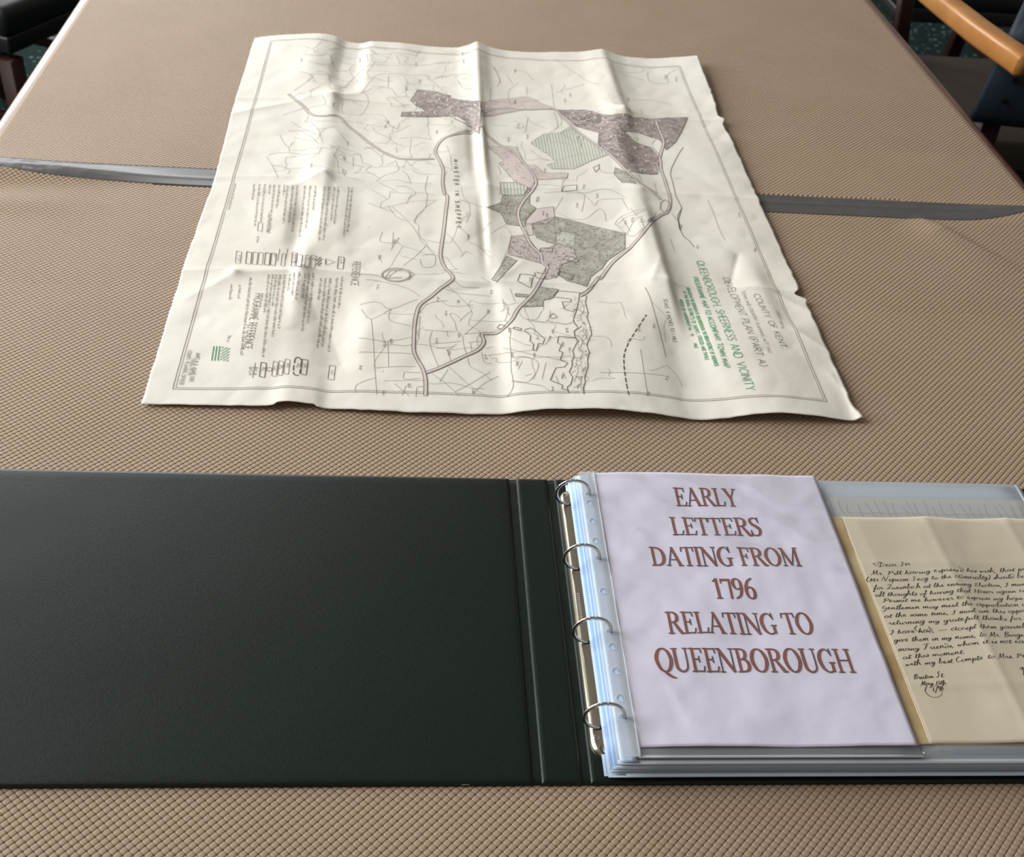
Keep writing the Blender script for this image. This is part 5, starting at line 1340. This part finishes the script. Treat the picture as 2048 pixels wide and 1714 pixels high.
tp = thing('plastic_pocket', 'upright clear pocket holding the white title page, punched along its left edge', 'plastic pocket')
def punched_strip():
    x0, x1, y0, y1 = -.0128, .0016, -.0085, .2985; r = .0030; hx = -.0068
    holes = sorted(list(RING_Y) + [.2565, .2328, .2088, .1505, .0921, .0681, .0428]); V = []; F = []
    zz = lambda x, y: .0218 + .0009 * math.sin(min(1, max(0, (x - x0) / (x1 - x0))) * 1.4)
    def quad(a, b, c, d):
        k = len(V); V.extend([a, b, c, d]); F.append((k, k + 1, k + 2, k + 3))
    def rect(xa, xb, ya, yb):
        if yb - ya > 1e-5: quad((xa, ya), (xb, ya), (xb, yb), (xa, yb))
    h = .0041; prev = y0
    for cy in holes:
        rect(x0, hx - h, prev, cy + h); rect(hx + h, x1, prev, cy + h); rect(hx - h, hx + h, prev, cy - h)
        n = 24
        for i in range(n):
            a0, a1 = 2 * math.pi * i / n, 2 * math.pi * (i + 1) / n
            sq = lambda a: (hx + h * max(-1, min(1, math.cos(a) * 1.4142)), cy + h * max(-1, min(1, math.sin(a) * 1.4142)))
            quad((hx + r * math.cos(a0), cy + r * math.sin(a0)), sq(a0), sq(a1), (hx + r * math.cos(a1), cy + r * math.sin(a1)))
        prev = cy + h
    rect(x0, hx - h, prev, y1); rect(hx + h, x1, prev, y1); rect(hx - h, hx + h, prev, y1)
    o = mesh_obj('punched_edge', [(x, y, zz(x, y)) for x, y in V], F, M['strip'], tp)
    for i, cy in enumerate(holes):
        sweep('punch_highlight', [(hx + (r + .00035) * math.cos(a), cy + (r + .00035) * math.sin(a), zz(hx, cy) + .0002) for a in np.linspace(0, 2 * math.pi, 22)], [(math.cos(a) * .00028, math.sin(a) * .0002) for a in np.linspace(0, 2 * math.pi, 6)[:-1]], M['strip'], o)  # thin added ring stands in for the bright reflection round each hole
punched_strip()
sheet('back_film', .0, .2118, -.0085, .2985, lambda X, Y: .0207 + 0 * X, .0001, M['frosted_film'], tp, .02)
sheet('front_film', .0, .2118, -.0085, .2975, lambda X, Y: title_z(X * 1000, Y * 1000) / 1000 + .0011, .00006, M['clear_film'], tp, .0030)
sheet('welded_seam', .0002, .0018, -.0085, .2985, lambda X, Y: title_z(X * 1000, Y * 1000) / 1000 + .0011, .0004, M['strip'], tp, .006)
sheet('welded_seam', .0030, .0036, -.0085, .2985, lambda X, Y: title_z(X * 1000, Y * 1000) / 1000 + .0012, .0003, M['clear_film'], tp, .006)
sheet('bottom_seam', .0, .2118, -.0090, -.0070, lambda X, Y: .0222 + 0 * X, .0006, M['strip'], tp, .02)

# =====================================================================================
#  chairs
# =====================================================================================
def armchair(loc, rz):
    c = thing('armchair', 'wooden armchair with honey coloured arms and studded blue-black leather back', 'chair', loc, rz)
    z = lambda v: v - FLOOR_Z          # heights given relative to the table top
    # local frame: the chair faces +y, back at y = 0
    rounded_box('seat', (-.24, .02, z(-.36)), (.30, .53, z(-.285)), .025, M['seat_leather'], c, 4)
    rounded_box('seat_rail', (-.235, .03, z(-.41)), (.295, .52, z(-.355)), .006, M['dark_wood'], c)
    # raked back
    nx, nz = 24, 22; V = []; F = []
    for side in (0, 1):
        for j in range(nz):
            s = j / (nz - 1); zz = -.225 + s * .50
            for i in range(nx):
                u = i / (nx - 1); x = -.290 + u * .63
                y = -.02 - .105 * s + .03 * (1 - (2 * u - 1) ** 2) * -1 + (.042 if side else 0) - .004 * math.sin(u * 9)
                rr = min(u, 1 - u) * .6; rz_ = min(s, 1 - s) * .5; e = min(rr, rz_)
                if e < .012: y += (.012 - e) * (1 if side == 0 else -1)
                V.append((x, y, z(zz)))
    N = nx * nz
    for j in range(nz - 1):
        for i in range(nx - 1):
            k = j * nx + i; F.append((k, k + 1, k + nx + 1, k + nx)); F.append((k + N, k + nx + N, k + nx + 1 + N, k + 1 + N))
    bd = list(range(nx)) + [j * nx + nx - 1 for j in range(1, nz)] + [(nz - 1) * nx + i for i in range(nx - 2, -1, -1)] + [j * nx for j in range(nz - 2, 0, -1)]
    for a, b in zip(bd, bd[1:] + bd[:1]): F.append((a, a + N, b + N, b))
    back = mesh_obj('backrest', V, F, M['blue_leather'], c, True)
    for s in np.linspace(.03, .97, 11):
        for u in (.055, .945):
            x = -.290 + u * .63; y = -.02 - .105 * s - .03 * (1 - (2 * u - 1) ** 2) - .004
            bm = bmesh.new(); bmesh.ops.create_uvsphere(bm, u_segments=8, v_segments=6, radius=.0055)
            me = bpy.data.meshes.new('stud'); bm.to_mesh(me); bm.free(); me.materials.append(M['stud'])
            o = link(bpy.data.objects.new('stud', me), back); o.location = (x, y, z(-.225 + s * .50))
    for s in (-1, 1):
        cx = -.005 if s < 0 else .05
        ax = lambda d: (-d if s < 0 else .05 + d)
        arm = [(ax(.290), -.135, z(-.055)), (ax(.300), -.10, z(-.052)), (ax(.310), -.05, z(-.052)), (ax(.316), .03, z(-.056)), (ax(.316), .12, z(-.062)), (ax(.312), .24, z(-.072)), (ax(.308), .36, z(-.080)), (ax(.300), .47, z(-.086)), (ax(.290), .56, z(-.092))]
        arm = [tuple(v) for v in catmull3(arm)]
        sweep('arm', arm, rounded_section(.046, .042, .009, 3), M['honey_wood'], c)
        sweep('arm_post', [(ax(.284), .53, z(-.100)), (ax(.275), .51, z(-.20)), (ax(.260), .49, z(-.36))], rounded_section(.034, .034, .006), M['dark_wood'], c, up=Vector((0, 1, 0)))
        sweep('leg', [(ax(.255), .48, z(-.36)), (ax(.255), .49, z(-.55)), (ax(.255), .50, 0)], rounded_section(.042, .042, .005), M['dark_wood'], c, up=Vector((0, 1, 0)))
        sweep('leg', [(ax(.235), .03, z(-.20)), (ax(.235), .02, z(-.42)), (ax(.235), -.06, 0)], rounded_section(.042, .042, .005), M['dark_wood'], c, up=Vector((0, 1, 0)))
    return c
def catmull3(pts, n=5):
    p = [np.array(q, float) for q in pts]; out = []
    for i in range(len(p) - 1):
        p0 = p[max(i - 1, 0)]; p1, p2 = p[i], p[i + 1]; p3 = p[min(i + 2, len(p) - 1)]
        for t in np.arange(n) / n: out.append(.5 * ((2*p1) + (-p0 + p2) * t + (2*p0 - 5*p1 + 4*p2 - p3) * t*t + (-p0 + 3*p1 - 3*p2 + p3) * t**3))
    return out + [p[-1]]
armchair((1.265, 1.70, FLOOR_Z), 0.0)

def side_chair(loc, rz, label):
    "local frame: faces +y, seat centre over the origin"
    c = thing('dining_chair', label, 'chair', loc, rz, 'dark leather chairs round the table')
    z = lambda v: v - FLOOR_Z
    rounded_box('seat', (-.24, -.23, z(-.335)), (.24, .25, z(-.265)), .025, M['black_leather'], c, 4)
    rounded_box('seat_rail', (-.235, -.225, z(-.37)), (.235, .245, z(-.33)), .006, M['black_leather'], c)
    for sx in (-1, 1):
        sweep('leg', [(sx * .21, .215, z(-.39)), (sx * .21, .22, 0)], rounded_section(.042, .042, .004), M['dark_wood'], c, up=Vector((0, 1, 0)))
        sweep('leg', [(sx * .205, -.30, z(.12)), (sx * .205, -.22, z(-.30)), (sx * .205, -.21, z(-.42)), (sx * .205, -.27, 0)], rounded_section(.042, .042, .004), M['dark_wood'], c, up=Vector((0, 1, 0)))
        sweep('stretcher', [(sx * .208, -.23, .20), (sx * .21, .21, .20)], rounded_section(.02, .03, .004), M['dark_wood'], c)
    b = rounded_box('backrest', (-.19, -.020, -.17), (.19, .020, .17), .014, M['black_leather'], c, 4); b.location = (0, -.272, z(-.03)); b.rotation_euler = (math.radians(11), 0, 0)
    return c
side_chair((-1.20, 2.45, FLOOR_Z), math.radians(-117), 'dark leather chair on the carpet left of the table')
side_chair((1.40, 2.93, FLOOR_Z), math.radians(180), 'dark wooden chair in the shade behind the armchair')
